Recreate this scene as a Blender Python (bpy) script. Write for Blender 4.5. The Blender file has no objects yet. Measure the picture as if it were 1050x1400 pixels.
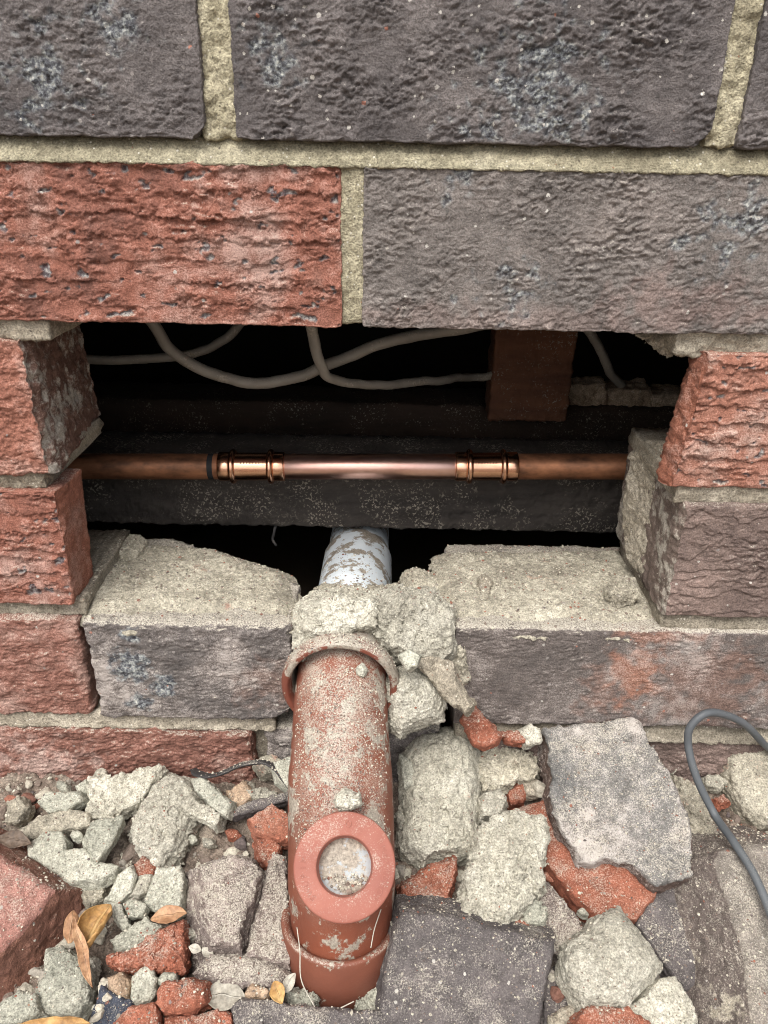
import bpy, math, random
import numpy as np
from mathutils import Vector, Matrix
from math import sin, cos, radians, pi

# ------------------------------------------------------------------ camera, sky, sun, exposure
SC = bpy.context.scene
F_PX, TH, RO = 1051.0, radians(25.7), radians(1.1)
CAM = np.array([0.0, -0.396, 0.46])
FW = np.array([0, cos(TH), -sin(TH)]); UP = np.array([0, sin(TH), cos(TH)]); RT = np.array([1.0, 0, 0])

cd = bpy.data.cameras.new('camera')
cd.sensor_fit = 'HORIZONTAL'; cd.sensor_width = 36.0; cd.lens = 36.0 * F_PX / 1050.0
cd.clip_start = 0.01; cd.clip_end = 200.0
cam = bpy.data.objects.new('camera', cd)
SC.collection.objects.link(cam); SC.camera = cam
cx = RT * cos(RO) + UP * sin(RO); cy = -RT * sin(RO) + UP * cos(RO); cz = -FW
cam.matrix_world = Matrix(((cx[0], cy[0], cz[0], CAM[0]), (cx[1], cy[1], cz[1], CAM[1]), (cx[2], cy[2], cz[2], CAM[2]), (0, 0, 0, 1)))
cd.dof.use_dof = True
cd.dof.focus_distance = 0.52
cd.dof.aperture_fstop = 48.0

SUN_EL, SUN_ROT = radians(58), radians(200)
w = bpy.data.worlds.new('World'); SC.world = w; w.use_nodes = True
wn = w.node_tree.nodes; wl = w.node_tree.links
sky = wn.new('ShaderNodeTexSky'); sky.sky_type = 'NISHITA'; sky.sun_disc = False
sky.sun_elevation = SUN_EL; sky.sun_rotation = SUN_ROT; sky.dust_density = 5.0; sky.air_density = 1.0
hs = wn.new('ShaderNodeHueSaturation'); hs.inputs['Saturation'].default_value = 0.28
wl.new(sky.outputs[0], hs.inputs['Color']); wl.new(hs.outputs[0], wn['Background'].inputs[0])
wn['Background'].inputs[1].default_value = 0.135

sd = bpy.data.lights.new('sun', 'SUN'); sd.energy = 1.2; sd.angle = radians(28); sd.color = (1.0, 0.98, 0.95)
sun = bpy.data.objects.new('sun', sd); SC.collection.objects.link(sun)
sv = Vector((sin(SUN_ROT) * cos(SUN_EL), cos(SUN_ROT) * cos(SUN_EL), sin(SUN_EL)))   # towards the sun
sun.rotation_euler = sv.to_track_quat('Z', 'Y').to_euler()
sun.location = (0, -1, 2)

SC.view_settings.view_transform = 'Standard'; SC.view_settings.look = 'None'
SC.view_settings.gamma = 1.0; SC.view_settings.use_curve_mapping = False
SC.view_settings.exposure = 0.92
SC.render.engine = 'CYCLES'
SC.cycles.use_denoising = True; SC.cycles.denoising_prefilter = 'ACCURATE'; SC.cycles.filter_width = 1.0
SC.cycles.use_adaptive_sampling = True; SC.cycles.adaptive_threshold = .02
SC.cycles.max_bounces = 5; SC.cycles.diffuse_bounces = 3; SC.cycles.glossy_bounces = 3

# ------------------------------------------------------------------ photo pixel -> place
def ray(px, py):
    u = (px - 525) / F_PX; v = (700 - py) / F_PX
    return RT * (u * cos(RO) - v * sin(RO)) + FW + UP * (u * sin(RO) + v * cos(RO))
def on_y(px, py, Y=0.0):
    d = ray(px, py); return CAM + d * ((Y - CAM[1]) / d[1])
def on_z(px, py, Z):
    d = ray(px, py); return CAM + d * ((Z - CAM[2]) / d[2])
def on_pl(px, py, P, n):
    d = ray(px, py); return CAM + d * (np.dot(P - CAM, n) / np.dot(d, n))

# ------------------------------------------------------------------ noise
_r = np.random.RandomState(7)
_p = _r.permutation(256); PERM = np.concatenate([_p, _p, _p, _p]).astype(np.int32)
_g = _r.normal(size=(256, 3)); GRAD = (_g / np.linalg.norm(_g, axis=1)[:, None]).astype(np.float32) * 1.5
from concurrent.futures import ThreadPoolExecutor
_pool = ThreadPoolExecutor(4); GX, GY, GZ = [np.ascontiguousarray(GRAD[:, k]) for k in range(3)]
def _pn(p):
    f = np.floor(p); i = f.astype(np.int32) & 255; f = p - f
    x, y, z = i[:, 0], i[:, 1], i[:, 2]; fx, fy, fz = f[:, 0].copy(), f[:, 1].copy(), f[:, 2].copy()
    u = fx * fx * fx * (fx * (fx * 6 - 15) + 10); v = fy * fy * fy * (fy * (fy * 6 - 15) + 10); w_ = fz * fz * fz * (fz * (fz * 6 - 15) + 10)
    A = PERM.take(x) + y; B = PERM.take(x + 1) + y
    def dot(h, dx, dy, dz): return GX.take(h) * dx + GY.take(h) * dy + GZ.take(h) * dz
    def lay(c):
        dz = fz - c
        h = PERM.take(PERM.take(A) + z + c); a0 = dot(h, fx, fy, dz)
        h = PERM.take(PERM.take(B) + z + c); a0 += u * (dot(h, fx - 1, fy, dz) - a0)
        h = PERM.take(PERM.take(A + 1) + z + c); a1 = dot(h, fx, fy - 1, dz)
        h = PERM.take(PERM.take(B + 1) + z + c); a1 += u * (dot(h, fx - 1, fy - 1, dz) - a1)
        return a0 + v * (a1 - a0)
    l0 = lay(0); return l0 + w_ * (lay(1) - l0)
def pn(p, seed=0.0):
    p = np.asarray(p, dtype=np.float32) + np.float32(seed * 17.31)
    if len(p) < 12000: return _pn(p)
    return np.concatenate(list(_pool.map(_pn, np.array_split(p, 4 if len(p) < 200000 else 12))))
def fbm(p, seed=0.0, o=4, g=0.5, l=2.03):
    p = np.asarray(p, dtype=np.float32); a = 1.0; s = 0.0
    for k in range(o):
        s = s + a * pn(p * (l ** k), seed + k * 3.7); a *= g
    return s
def sstep(x, a, b):
    t = np.clip((x - a) / (b - a), 0, 1); return t * t * (3 - 2 * t)

# ------------------------------------------------------------------ mesh helpers
COL = SC.collection
def mk_mesh(name, v, quads=None, tris=None, attrs=None, smooth=True):
    me = bpy.data.meshes.new(name)
    v = np.asarray(v, dtype=np.float32)
    q = np.zeros((0, 4), np.int32) if quads is None else np.asarray(quads, np.int32).reshape(-1, 4)
    t = np.zeros((0, 3), np.int32) if tris is None else np.asarray(tris, np.int32).reshape(-1, 3)
    me.vertices.add(len(v)); me.vertices.foreach_set('co', v.ravel())
    nl = q.size + t.size
    me.loops.add(nl); me.loops.foreach_set('vertex_index', np.concatenate([q.ravel(), t.ravel()]))
    npoly = len(q) + len(t); me.polygons.add(npoly)
    st = np.concatenate([np.arange(len(q)) * 4, len(q) * 4 + np.arange(len(t)) * 3]).astype(np.int32)
    me.polygons.foreach_set('loop_start', st)
    me.polygons.foreach_set('use_smooth', np.full(npoly, smooth))
    if attrs:
        for k, a in attrs.items():
            at = me.attributes.new(k, 'FLOAT', 'POINT'); at.data.foreach_set('value', np.asarray(a, np.float32))
    me.update(calc_edges=True); me.validate()
    return me
def link(name, me, mat=None, parent=None, loc=(0, 0, 0)):
    o = bpy.data.objects.new(name, me); COL.objects.link(o)
    if mat is not None and me is not None: me.materials.append(mat)
    l = Vector([float(c) for c in loc])
    if parent is not None:
        o.parent = parent; l = l - WORLD[parent.name]
    o.location = l
    WORLD[o.name] = Vector([float(c) for c in loc])
    return o
WORLD = {}
def wobj(name, v, quads, mat, parent=None, origin=None, attrs=None, tris=None, smooth=True):
    """a mesh given in world metres, its origin moved to `origin` (or its base)"""
    v = np.asarray(v, np.float32)
    if origin is None:
        lo, hi = v.min(0), v.max(0); origin = np.array([(lo[0] + hi[0]) / 2, (lo[1] + hi[1]) / 2, lo[2]])
    me = mk_mesh(name, v - np.asarray(origin, np.float32), quads, tris, attrs, smooth)
    return link(name, me, mat, parent, origin)
def thing(name, label, cat, loc, group=None):
    return tag(link(name, None, None, None, loc), label, cat, group)
def tag(o, label=None, cat=None, group=None, kind=None):
    if label: o['label'] = label
    if cat: o['category'] = cat
    if group: o['group'] = group
    if kind: o['kind'] = kind
    return o

# box lattice -> rounded, mapped to 8 corners, displaced
def lattice(xs, ys, zs):
    nx, ny, nz = len(xs), len(ys), len(zs)
    ids = []; quads = []
    def idx(i, j, k): return (i * ny + j) * nz + k
    def grid(A, flip):
        a, b, c, d = A[:-1, :-1], A[1:, :-1], A[1:, 1:], A[:-1, 1:]
        q = np.stack([a, b, c, d], -1).reshape(-1, 4)
        quads.append(q[:, ::-1] if flip else q)
    I, J, K = np.arange(nx), np.arange(ny), np.arange(nz)
    grid(idx(I[:, None], 0, K[None, :]), False)
    grid(idx(I[:, None], ny - 1, K[None, :]), True)
    grid(idx(0, J[:, None], K[None, :]), True)
    grid(idx(nx - 1, J[:, None], K[None, :]), False)
    grid(idx(I[:, None], J[None, :], 0), True)
    grid(idx(I[:, None], J[None, :], nz - 1), False)
    q = np.concatenate(quads)
    u, inv = np.unique(q.ravel(), return_inverse=True)
    i = u // (ny * nz); j = (u // nz) % ny; k = u % nz
    return np.stack([np.asarray(xs)[i], np.asarray(ys)[j], np.asarray(zs)[k]], 1), inv.reshape(-1, 4)

def hexa(corn, res, rnd, disp, cuts=(), seed=0.0, ydense=True, yres=None, wob=0.0, endmark=0):
    """corn: dict with x/y/z corner values: xl_t xl_b xr_t xr_b, zt zb, yf_t yf_b, yb.  All metres; returns verts, quads, info"""
    L = ((corn['xr_t'] - corn['xl_t']) + (corn['xr_b'] - corn['xl_b'])) / 2
    H = corn['zt'] - corn['zb']; D = corn['yb'] - (corn['yf_t'] + corn['yf_b']) / 2
    nx = max(6, int(L / res)); nz = max(4, int(H / res))
    xo = (corn['xl_t'] + corn['xl_b']) / 2
    xs = np.linspace(0, L, nx + 1); vis = np.abs(xs + xo) < .275; keep_ = vis | (np.arange(nx + 1) % 8 == 0); keep_[-1] = True; xs = xs[keep_]
    zs = np.linspace(0, H, nz + 1)
    if yres: ys = np.linspace(0, D, max(3, int(D / yres)) + 1)
    else:
        n1 = max(2, int(min(0.008, D) / res)); ys = np.concatenate([np.linspace(0, min(.008, D * .5), n1 + 1), np.linspace(min(.008, D * .5), D, 6)[1:]])
    P, Q = lattice(xs, ys, zs)
    dim = np.array([L, D, H])
    nb = fbm(P * 60, seed + 11, 3)
    r = np.clip(rnd * (1 + 0.9 * nb), rnd * .3, min(dim) * .45)[:, None]
    q = np.clip(P, r, dim - r); dv = P - q; ln = np.linalg.norm(dv, axis=1)[:, None]
    N = dv / np.maximum(ln, 1e-9)
    P2 = q + N * r
    s = P2[:, 0] / L; t = P2[:, 1] / D; uu = P2[:, 2] / H
    xl = corn['xl_b'] + (corn['xl_t'] - corn['xl_b']) * uu; xr = corn['xr_b'] + (corn['xr_t'] - corn['xr_b']) * uu
    yf = corn['yf_b'] + (corn['yf_t'] - corn['yf_b']) * uu
    dzl, dzr = corn.get('dzl', 0), corn.get('dzr', 0)
    W = np.stack([xl + (xr - xl) * s, yf + (corn['yb'] - yf) * t, corn['zb'] + H * uu + dzl + (dzr - dzl) * s], 1)
    if wob: W = W + wob * np.stack([fbm(W * 80, seed + 1, 4), 0 * s, fbm(W * 80, seed + 2, 4)], 1) * (1 - np.abs(N[:, 1:2]) * .0)
    frac = np.zeros(len(W))
    if endmark: frac = (sstep(N[:, 0] * endmark, .5, .8)).astype(float)
    for (pt, n, rough, fmark) in cuts:
        n = np.asarray(n, float); n = n / np.linalg.norm(n); pt = np.asarray(pt, float)
        base = fbm(W * 140, seed + 5, 4) * rough
        d = (W - pt) @ n - base
        m = d > 0
        W[m] -= n[None] * d[m][:, None]
        frac[m] = fmark; N[m] = n
    loc = P2 * 1000.0
    h, at = disp(loc, N, W, seed)
    h = h * np.where(frac > .3, .35, 1.0) + np.where(frac > .3, .0009 * fbm(W * 190, seed + 77, 4), 0)
    W = W + N * h[:, None]
    at = dict(at); at['frac'] = frac
    return W, Q, at

def saw(x, z, per, seed, wx, wz, amp):
    ph = z / per + amp * pn(np.stack([x / wx, z / wz, 0 * x], 1), seed) + .45 * amp * pn(np.stack([x / (wx * .33), z / (wz * .5), 0 * x], 1), seed + 2)
    f = ph - np.floor(ph)
    return 1 - f
def fr(N): return sstep(-N[:, 1], .5, .95)
def terr(T, k=.22):
    f = np.floor(T); return f + sstep(T - f, 0, k)
def disp_torn(A=1.0):
    def f(l, N, W, s):
        x, z = l[:, 0] + s * 37, l[:, 2] + s * 13; y = l[:, 1]
        c = np.stack([x, y, z], 1)
        m = np.clip(.6 + .9 * pn(c / np.array([40, 30, 12]), s + 8), .1, 1.3)
        rag = fbm(c / np.array([5.0, 5, 3.2]), s + 14, 4, .65)
        ph = z / 10.5 + .42 * pn(c / np.array([60, 30, 25]), s) + .20 * rag + .10 * pn(c / np.array([14, 9, 9]), s + 1)
        sw = 1 - (ph - np.floor(ph)); sw = np.where(sw > .82, 1, sw / .82)
        T = 2.6 * fbm(c / np.array([9, 7, 4.2]), s + 4, 5, .64)
        g = pn(c / np.array([1.6, 1.6, 1.25]), s + 71)
        rough_ = sstep(fbm(c / np.array([18, 14, 9]), s + 24, 2), -.35, .35)
        h = 1.5 * sw * m + .50 * terr(T, .14) * (.15 + rough_) + .45 * rag * (.3 + rough_) + .28 * g * (.4 + rough_)
        pit = fbm(c / np.array([9, 9, 6]), s + 31, 3)
        slag = sstep(pit, .47, .62) * fr(N)
        h = h * 1e-3 * A - .0013 * slag - .0015
        k = fr(N)
        return k * h + (1 - k) * .0004 * rag, {'h': h * 1000, 'slag': slag * .9}
    return f
def disp_dark(A=1.0, slags=(), zones=(), torn=.0, thr=.95):
    def f(l, N, W, s):
        x, z = l[:, 0] + s * 37, l[:, 2] + s * 13
        c = np.stack([x, l[:, 1], z], 1)
        m = np.clip(.62 + 1.1 * pn(c / 22, s + 8) + .4 * pn(c / 60, s + 9), .12, 1.5)
        f_ = fbm(c / np.array([3.4, 3.0, 2.3]), s + 5, 4, .65)
        g = pn(c / np.array([1.5, 1.5, 1.2]), s + 71)
        T = 2.9 * fbm(c / np.array([5.6, 5, 3.0]), s + 4, 5, .66)
        ph = z / 3.6 + 1.0 * pn(c / np.array([9, 8, 4.5]), s) + .45 * f_
        h = .30 * terr(T, .13) * m + .38 * (1 - (ph - np.floor(ph))) * m + .26 * f_ * (.35 + m) + .24 * g * (.4 + m)
        if torn: h = h + torn * saw(x, z, 11, s + 6, 30, 12, 1.0)
        sl = sstep(fbm(c / 13, s + 31, 3), thr, thr + .12) * .7
        for (px, py, rr) in slags:
            p0 = on_y(px, py, 0); dd = np.hypot(W[:, 0] - p0[0], W[:, 2] - p0[2]) / (rr / 3300.)
            sl = np.maximum(sl, .85 * sstep(.8 - dd + 1.0 * fbm(c / 7, s + 41, 3), 0, .8))
        sl = sl * fr(N)
        gg = fbm(c / 2.6, s + 51, 3)
        h = (h * A - .9) * 1e-3 + sl * (-.0012 + .0022 * np.abs(gg))
        zn = np.zeros(len(x))
        for (px, py, rx, ry, e) in zones:
            p0 = on_y(px, py, 0); dd = np.sqrt(((W[:, 0] - p0[0]) / (rx / 2100.)) ** 2 + ((W[:, 2] - p0[2]) / (ry / 2000.)) ** 2)
            zn = np.maximum(zn, e * sstep(1.2 - dd + .8 * fbm(c / 9, s + 61, 4), 0, 1.0))
        k = fr(N)
        return k * h + (1 - k) * .0005 * f_, {'h': h * 1000, 'slag': sl, 'zone': zn}
    return f
def disp_smooth(A=1.0, zones=(), slags=(), thr=.95):
    def f(l, N, W, s):
        c = l + s * 29
        f1 = fbm(c / np.array([16, 9, 9]), s + 2, 3); f2 = fbm(c / np.array([3.0, 3, 2.0]), s + 5, 3, .6)
        h = (.55 * f1 + .46 * f2 + .3 * terr(2 * f1 + .5 * f2) + .45 * saw(c[:, 0], c[:, 2], 4.2, s + 4, 9, 5, 1.2) * np.clip(.4 + f1, 0, 1)) * 1e-3 * A - .0006
        sl = sstep(fbm(c / 15, s + 31, 3), thr, thr + .15) * .7
        for (px, py, rr) in slags:
            p0 = on_y(px, py, 0); dd = np.hypot(W[:, 0] - p0[0], W[:, 2] - p0[2]) / (rr / 2150.)
            sl = np.maximum(sl, sstep(1.0 - dd + .6 * fbm(c / 6, s + 41, 3), 0, .5))
        zn = np.zeros(len(c))
        for (px, py, rx, ry, e) in zones:
            p0 = on_y(px, py, 0); dd = np.sqrt(((W[:, 0] - p0[0]) / (rx / 2100.)) ** 2 + ((W[:, 2] - p0[2]) / (ry / 2000.)) ** 2)
            zn = np.maximum(zn, e * sstep(1.2 - dd + .8 * fbm(c / 9, s + 61, 4), 0, 1.0))
        return h, {'h': h * 1000, 'slag': sl, 'zone': zn}
    return f
def disp_mortar(A=1.0):
    def f(l, N, W, s):
        c = W * 1000
        h = (.7 * fbm(c / 9, s + 3, 4, .55) + .42 * fbm(c / 2.2, s + 6, 2, .7)) * 1e-3 * A
        return h, {'h': h * 1000}
    return f

# ------------------------------------------------------------------ signed distance chunks -> surface nets
def surf_nets(D, org, h):
    S = D < 0
    nx, ny, nz = D.shape
    cnt = np.zeros((nx - 1, ny - 1, nz - 1), np.float32); acc = np.zeros((nx - 1, ny - 1, nz - 1, 3), np.float32)
    sl = lambda o, n: slice(o, n - 1 + o)
    for ax in range(3):
        o1, o2 = [a for a in range(3) if a != ax]
        for b in (0, 1):
            for c in (0, 1):
                o = [0, 0, 0]; o[o1] = b; o[o2] = c
                A = D[sl(o[0], nx), sl(o[1], ny), sl(o[2], nz)]
                e = list(o); e[ax] = 1
                B = D[sl(e[0], nx), sl(e[1], ny), sl(e[2], nz)]
                m = (A < 0) != (B < 0)
                t = np.where(m, A / np.where(m, A - B, 1), 0)
                cnt += m
                for k in range(3):
                    acc[..., k] += np.where(m, t if k == ax else o[k], 0)
    act = cnt > 0
    vid = np.full(act.shape, -1, np.int64); n = int(act.sum()); vid[act] = np.arange(n)
    ijk = np.argwhere(act)
    V = org + (ijk + acc[act] / cnt[act][:, None]) * h
    Q = []
    for ax in range(3):
        sA = [slice(1, -1)] * 3; sA[ax] = slice(0, -1); sB = [slice(1, -1)] * 3; sB[ax] = slice(1, None)
        a = S[tuple(sA)]; b = S[tuple(sB)]
        for flip, m in ((False, a & ~b), (True, ~a & b)):
            e = np.argwhere(m)
            if not len(e): continue
            o1, o2 = [(1, 2), (2, 0), (0, 1)][ax]
            e = e + np.array([0 if k == ax else 1 for k in range(3)])
            def cell(d1, d2):
                c = e.copy(); c[:, o1] += d1; c[:, o2] += d2
                return vid[c[:, 0], c[:, 1], c[:, 2]]
            q = np.stack([cell(-1, -1), cell(0, -1), cell(0, 0), cell(-1, 0)], 1)
            Q.append(q[:, ::-1] if flip else q)
    return V.astype(np.float32), np.concatenate(Q)

def poly_sdf(p, poly):
    d = np.full(len(p), 1e9, np.float32); s = np.ones(len(p), np.float32); n = len(poly)
    for i in range(n):
        a = poly[i]; b = poly[i - 1]
        e = b - a; w_ = p - a
        t = np.clip((w_ @ e) / max(e @ e, 1e-12), 0, 1)
        bb = w_ - t[:, None] * e
        d = np.minimum(d, (bb * bb).sum(1))
        c1 = p[:, 1] >= a[1]; c2 = p[:, 1] < b[1]; c3 = e[0] * w_[:, 1] > e[1] * w_[:, 0]
        f = (c1 & c2 & c3) | (~c1 & ~c2 & ~c3)
        s = np.where(f, -s, s)
    return s * np.sqrt(d)

PILE_P = np.array([0, -0.005, 0.070]); PILE_N = np.array([0, -0.287, 0.958])
def chunk_mesh(poly_px, P, n, thick, rnd=.0014, rough=1.0, taper=.12, res=None, seed=0.0, dome=0.0, hole=None, up=None, shear=(0, 0), facets=7, grow=1.0):
    n = np.asarray(n, float); n = n / np.linalg.norm(n)
    W = np.array([on_pl(x, y, P, n) for x, y in poly_px]); W = W.mean(0) + (W - W.mean(0)) * grow
    a = np.cross(np.array([0, 1.0, 0]) if abs(n[1]) < .8 else np.array([0, 0, 1.0]), n); a /= np.linalg.norm(a); b = np.cross(n, a)
    c0 = W.mean(0)
    poly = np.stack([(W - c0) @ a, (W - c0) @ b], 1).astype(np.float32)
    ext = poly.max(0) - poly.min(0)
    if res is None: res = float(np.clip(max(ext.max(), thick) / 62, .00065, .0013))
    pad = .004 + taper * thick * .6 + dome
    shx = np.abs(np.array(shear)) * thick
    lo = np.array([*(poly.min(0) - pad - shx), -thick - .004]); hi = np.array([*(poly.max(0) + pad + shx), .005 + dome])
    nn = np.ceil((hi - lo) / res).astype(int) + 1
    gx, gy, gz = [lo[k] + np.arange(nn[k]) * res for k in range(3)]
    G = np.stack(np.meshgrid(gx, gy, gz, indexing='ij'), -1).reshape(-1, 3).astype(np.float32)
    # the polygon's distance is wanted per column only (or per sheared column)
    if shear == (0, 0):
        g2 = np.stack(np.meshgrid(gx, gy, indexing='ij'), -1).reshape(-1, 2).astype(np.float32)
        d2 = np.repeat(poly_sdf(g2, poly), nn[2])
    else:
        d2 = poly_sdf(G[:, :2] - G[:, 2:3] * np.array(shear, np.float32), poly)
    top = 0.0
    if dome:
        top = dome * (1 - np.exp(np.minimum(d2, 0) / (min(ext) * .22)))
    d2 = d2 + taper * (G[:, 2] + thick * .35)
    if dome: dc = np.maximum(G[:, 2] - top + dome * .6, -thick - G[:, 2])
    else: dc = np.abs(G[:, 2] + thick / 2) - thick / 2
    u1 = np.maximum(d2 + rnd, 0); u2 = np.maximum(dc + rnd, 0)
    d = np.sqrt(u1 * u1 + u2 * u2) + np.minimum(np.maximum(d2 + rnd, dc + rnd), 0) - rnd
    rf = np.random.RandomState(int(seed * 100) % 99991)
    if not dome:
        for _ in range(facets):
            an = rf.uniform(0, 2 * pi); kk = rf.uniform(.8, 2.6)
            nf = np.array([cos(an), sin(an), kk]); nf /= np.linalg.norm(nf)
            sup = (poly @ nf[:2]).max(); off = sup - rf.uniform(.02, .16) * (sup + .002)
            d = np.maximum(d, (G @ nf.astype(np.float32)) - off)
    if hole is not None:
        hc, hr = hole; d = np.maximum(d, hr - np.linalg.norm(G - np.asarray(hc, np.float32), axis=1))
    band = np.abs(d) < .0065 * max(rough, .4)
    g = G[band] * 1000
    n0 = fbm(g / 10, seed, 2); n1_ = fbm(g / 3.2, seed + 9, 3, .65)
    nz_ = .7 * n0 + .6 * n1_ + .55 * terr(1.5 * n0 + 1.1 * n1_, .25)
    d[band] += (nz_ - .75) * .001 * rough
    V, Q = surf_nets(d.reshape(nn), lo.astype(np.float32), res)
    tp = sstep(V[:, 2], -.0045, -.0015)
    Wv = c0 + V[:, :1] * a + V[:, 1:2] * b + V[:, 2:3] * n
    return Wv, Q, {'top': tp, 'h': V[:, 2] * 1000}

# ------------------------------------------------------------------ materials
def lin(r, g, b):
    f = lambda c: (c / 255 / 12.92) if c / 255 <= .04045 else ((c / 255 + .055) / 1.055) ** 2.4
    return (f(r), f(g), f(b), 1.0)
class NT:
    def __init__(s, name):
        s.m = bpy.data.materials.new(name); s.m.use_nodes = True
        s.t = s.m.node_tree; s.n = s.t.nodes; s.l = s.t.links
        s.bsdf = s.n['Principled BSDF']
        tc = s.n.new('ShaderNodeTexCoord'); oi = s.n.new('ShaderNodeObjectInfo')
        mu = s.n.new('ShaderNodeVectorMath'); mu.operation = 'MULTIPLY_ADD'
        s.l.new(oi.outputs['Random'], mu.inputs[0]); mu.inputs[1].default_value = (3.1, 5.7, 7.3)
        s.l.new(tc.outputs['Object'], mu.inputs[2]); s.v = mu.outputs[0]; s.rnd = oi.outputs['Random']
    def _in(s, sock, v):
        if v is None: return
        if isinstance(v, bpy.types.NodeSocket): s.l.new(v, sock)
        else: sock.default_value = v
    def noise(s, sc, det=3, rough=.55, vec=None, dist=0.0, stretch=None):
        v = s.v if vec is None else vec
        if stretch:
            mp = s.n.new('ShaderNodeMapping'); mp.inputs['Scale'].default_value = stretch; s.l.new(v, mp.inputs[0]); v = mp.outputs[0]
        x = s.n.new('ShaderNodeTexNoise'); s.l.new(v, x.inputs['Vector']); x.inputs['Scale'].default_value = sc
        x.inputs['Detail'].default_value = det; x.inputs['Roughness'].default_value = rough; x.inputs['Distortion'].default_value = dist
        return x.outputs[0]
    def vor(s, sc, rand=1.0, feat='F1'):
        x = s.n.new('ShaderNodeTexVoronoi'); x.feature = feat; s.l.new(s.v, x.inputs['Vector']); x.inputs['Scale'].default_value = sc
        x.inputs['Randomness'].default_value = rand
        return x.outputs['Distance'], x.outputs.get('Color')
    def ramp(s, fac, stops, interp='LINEAR'):
        x = s.n.new('ShaderNodeValToRGB'); x.color_ramp.interpolation = interp; e = x.color_ramp.elements
        while len(e) < len(stops): e.new(.5)
        for el, (p, c) in zip(e, stops):
            el.position = p; el.color = c if len(c) == 4 else (*c, 1)
        s._in(x.inputs[0], fac); return x.outputs[0]
    def step(s, v, a, b):
        x = s.n.new('ShaderNodeMapRange'); x.interpolation_type = 'SMOOTHSTEP'; s._in(x.inputs[0], v)
        x.inputs[1].default_value = a; x.inputs[2].default_value = b; return x.outputs[0]
    def mix(s, f, a, b, mode='MIX'):
        x = s.n.new('ShaderNodeMix'); x.data_type = 'RGBA'; x.blend_type = mode
        s._in(x.inputs[0], f); s._in(x.inputs[6], a); s._in(x.inputs[7], b); return x.outputs[2]
    def ma(s, op, a, b=None, c=None):
        x = s.n.new('ShaderNodeMath'); x.operation = op; s._in(x.inputs[0], a)
        if b is not None: s._in(x.inputs[1], b)
        if c is not None: s._in(x.inputs[2], c)
        return x.outputs[0]
    def attr(s, n):
        x = s.n.new('ShaderNodeAttribute'); x.attribute_name = n; return x.outputs['Fac']
    def sep(s, v):
        x = s.n.new('ShaderNodeSeparateXYZ'); s.l.new(v, x.inputs[0]); return x.outputs
    def nz(s):
        x = s.n.new('ShaderNodeNewGeometry'); return s.sep(x.outputs['Normal'])[2]
    def bump(s, h, dist, strength=1.0):
        x = s.n.new('ShaderNodeBump'); x.inputs['Distance'].default_value = dist; x.inputs['Strength'].default_value = strength
        s._in(x.inputs['Height'], h); s.l.new(x.outputs[0], s.bsdf.inputs['Normal'])
    def done(s, col, rough=.9, spec=.25, metal=0.0):
        s._in(s.bsdf.inputs['Base Color'], col); s._in(s.bsdf.inputs['Roughness'], rough)
        s._in(s.bsdf.inputs['Specular IOR Level'], spec); s._in(s.bsdf.inputs['Metallic'], metal)
        return s.m
W4 = lambda x: (x, x, x, 1)
SAND = lin(198, 190, 174)
def mod(t, col, n, lo, hi, a=.3, b=.7):
    x = t.n.new('ShaderNodeMapRange'); t._in(x.inputs[0], n); x.inputs[1].default_value = a; x.inputs[2].default_value = b
    x.inputs[3].default_value = lo; x.inputs[4].default_value = hi
    v = t.n.new('ShaderNodeVectorMath'); v.operation = 'SCALE'; t._in(v.inputs[0], col); t.l.new(x.outputs[0], v.inputs['Scale'])
    return v.outputs[0]
def grain_dust(t, col, amount, tone=SAND, lo=.35, hi=.85, fine=None):
    """fallen mortar dust and grains lying on whatever faces up"""
    up = t.step(t.nz(), lo, hi)
    n = t.noise(50, 3, .65); g = t.noise(1250, 2, .75) if fine is None else fine
    cov = t.ma('MULTIPLY', up, t.step(t.ma('ADD', t.ma('MULTIPLY', n, .5), t.ma('MULTIPLY', g, .5)), .58 - .22 * amount, .72 - .18 * amount))
    gc = t.ramp(g, [(.32, lin(116, 104, 95)), (.5, tuple(c * .72 for c in tone[:3]) + (1,)), (.66, tone)])
    return t.mix(t.ma('MULTIPLY', cov, min(1.0, .4 + amount * .5)), col, gc)

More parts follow.
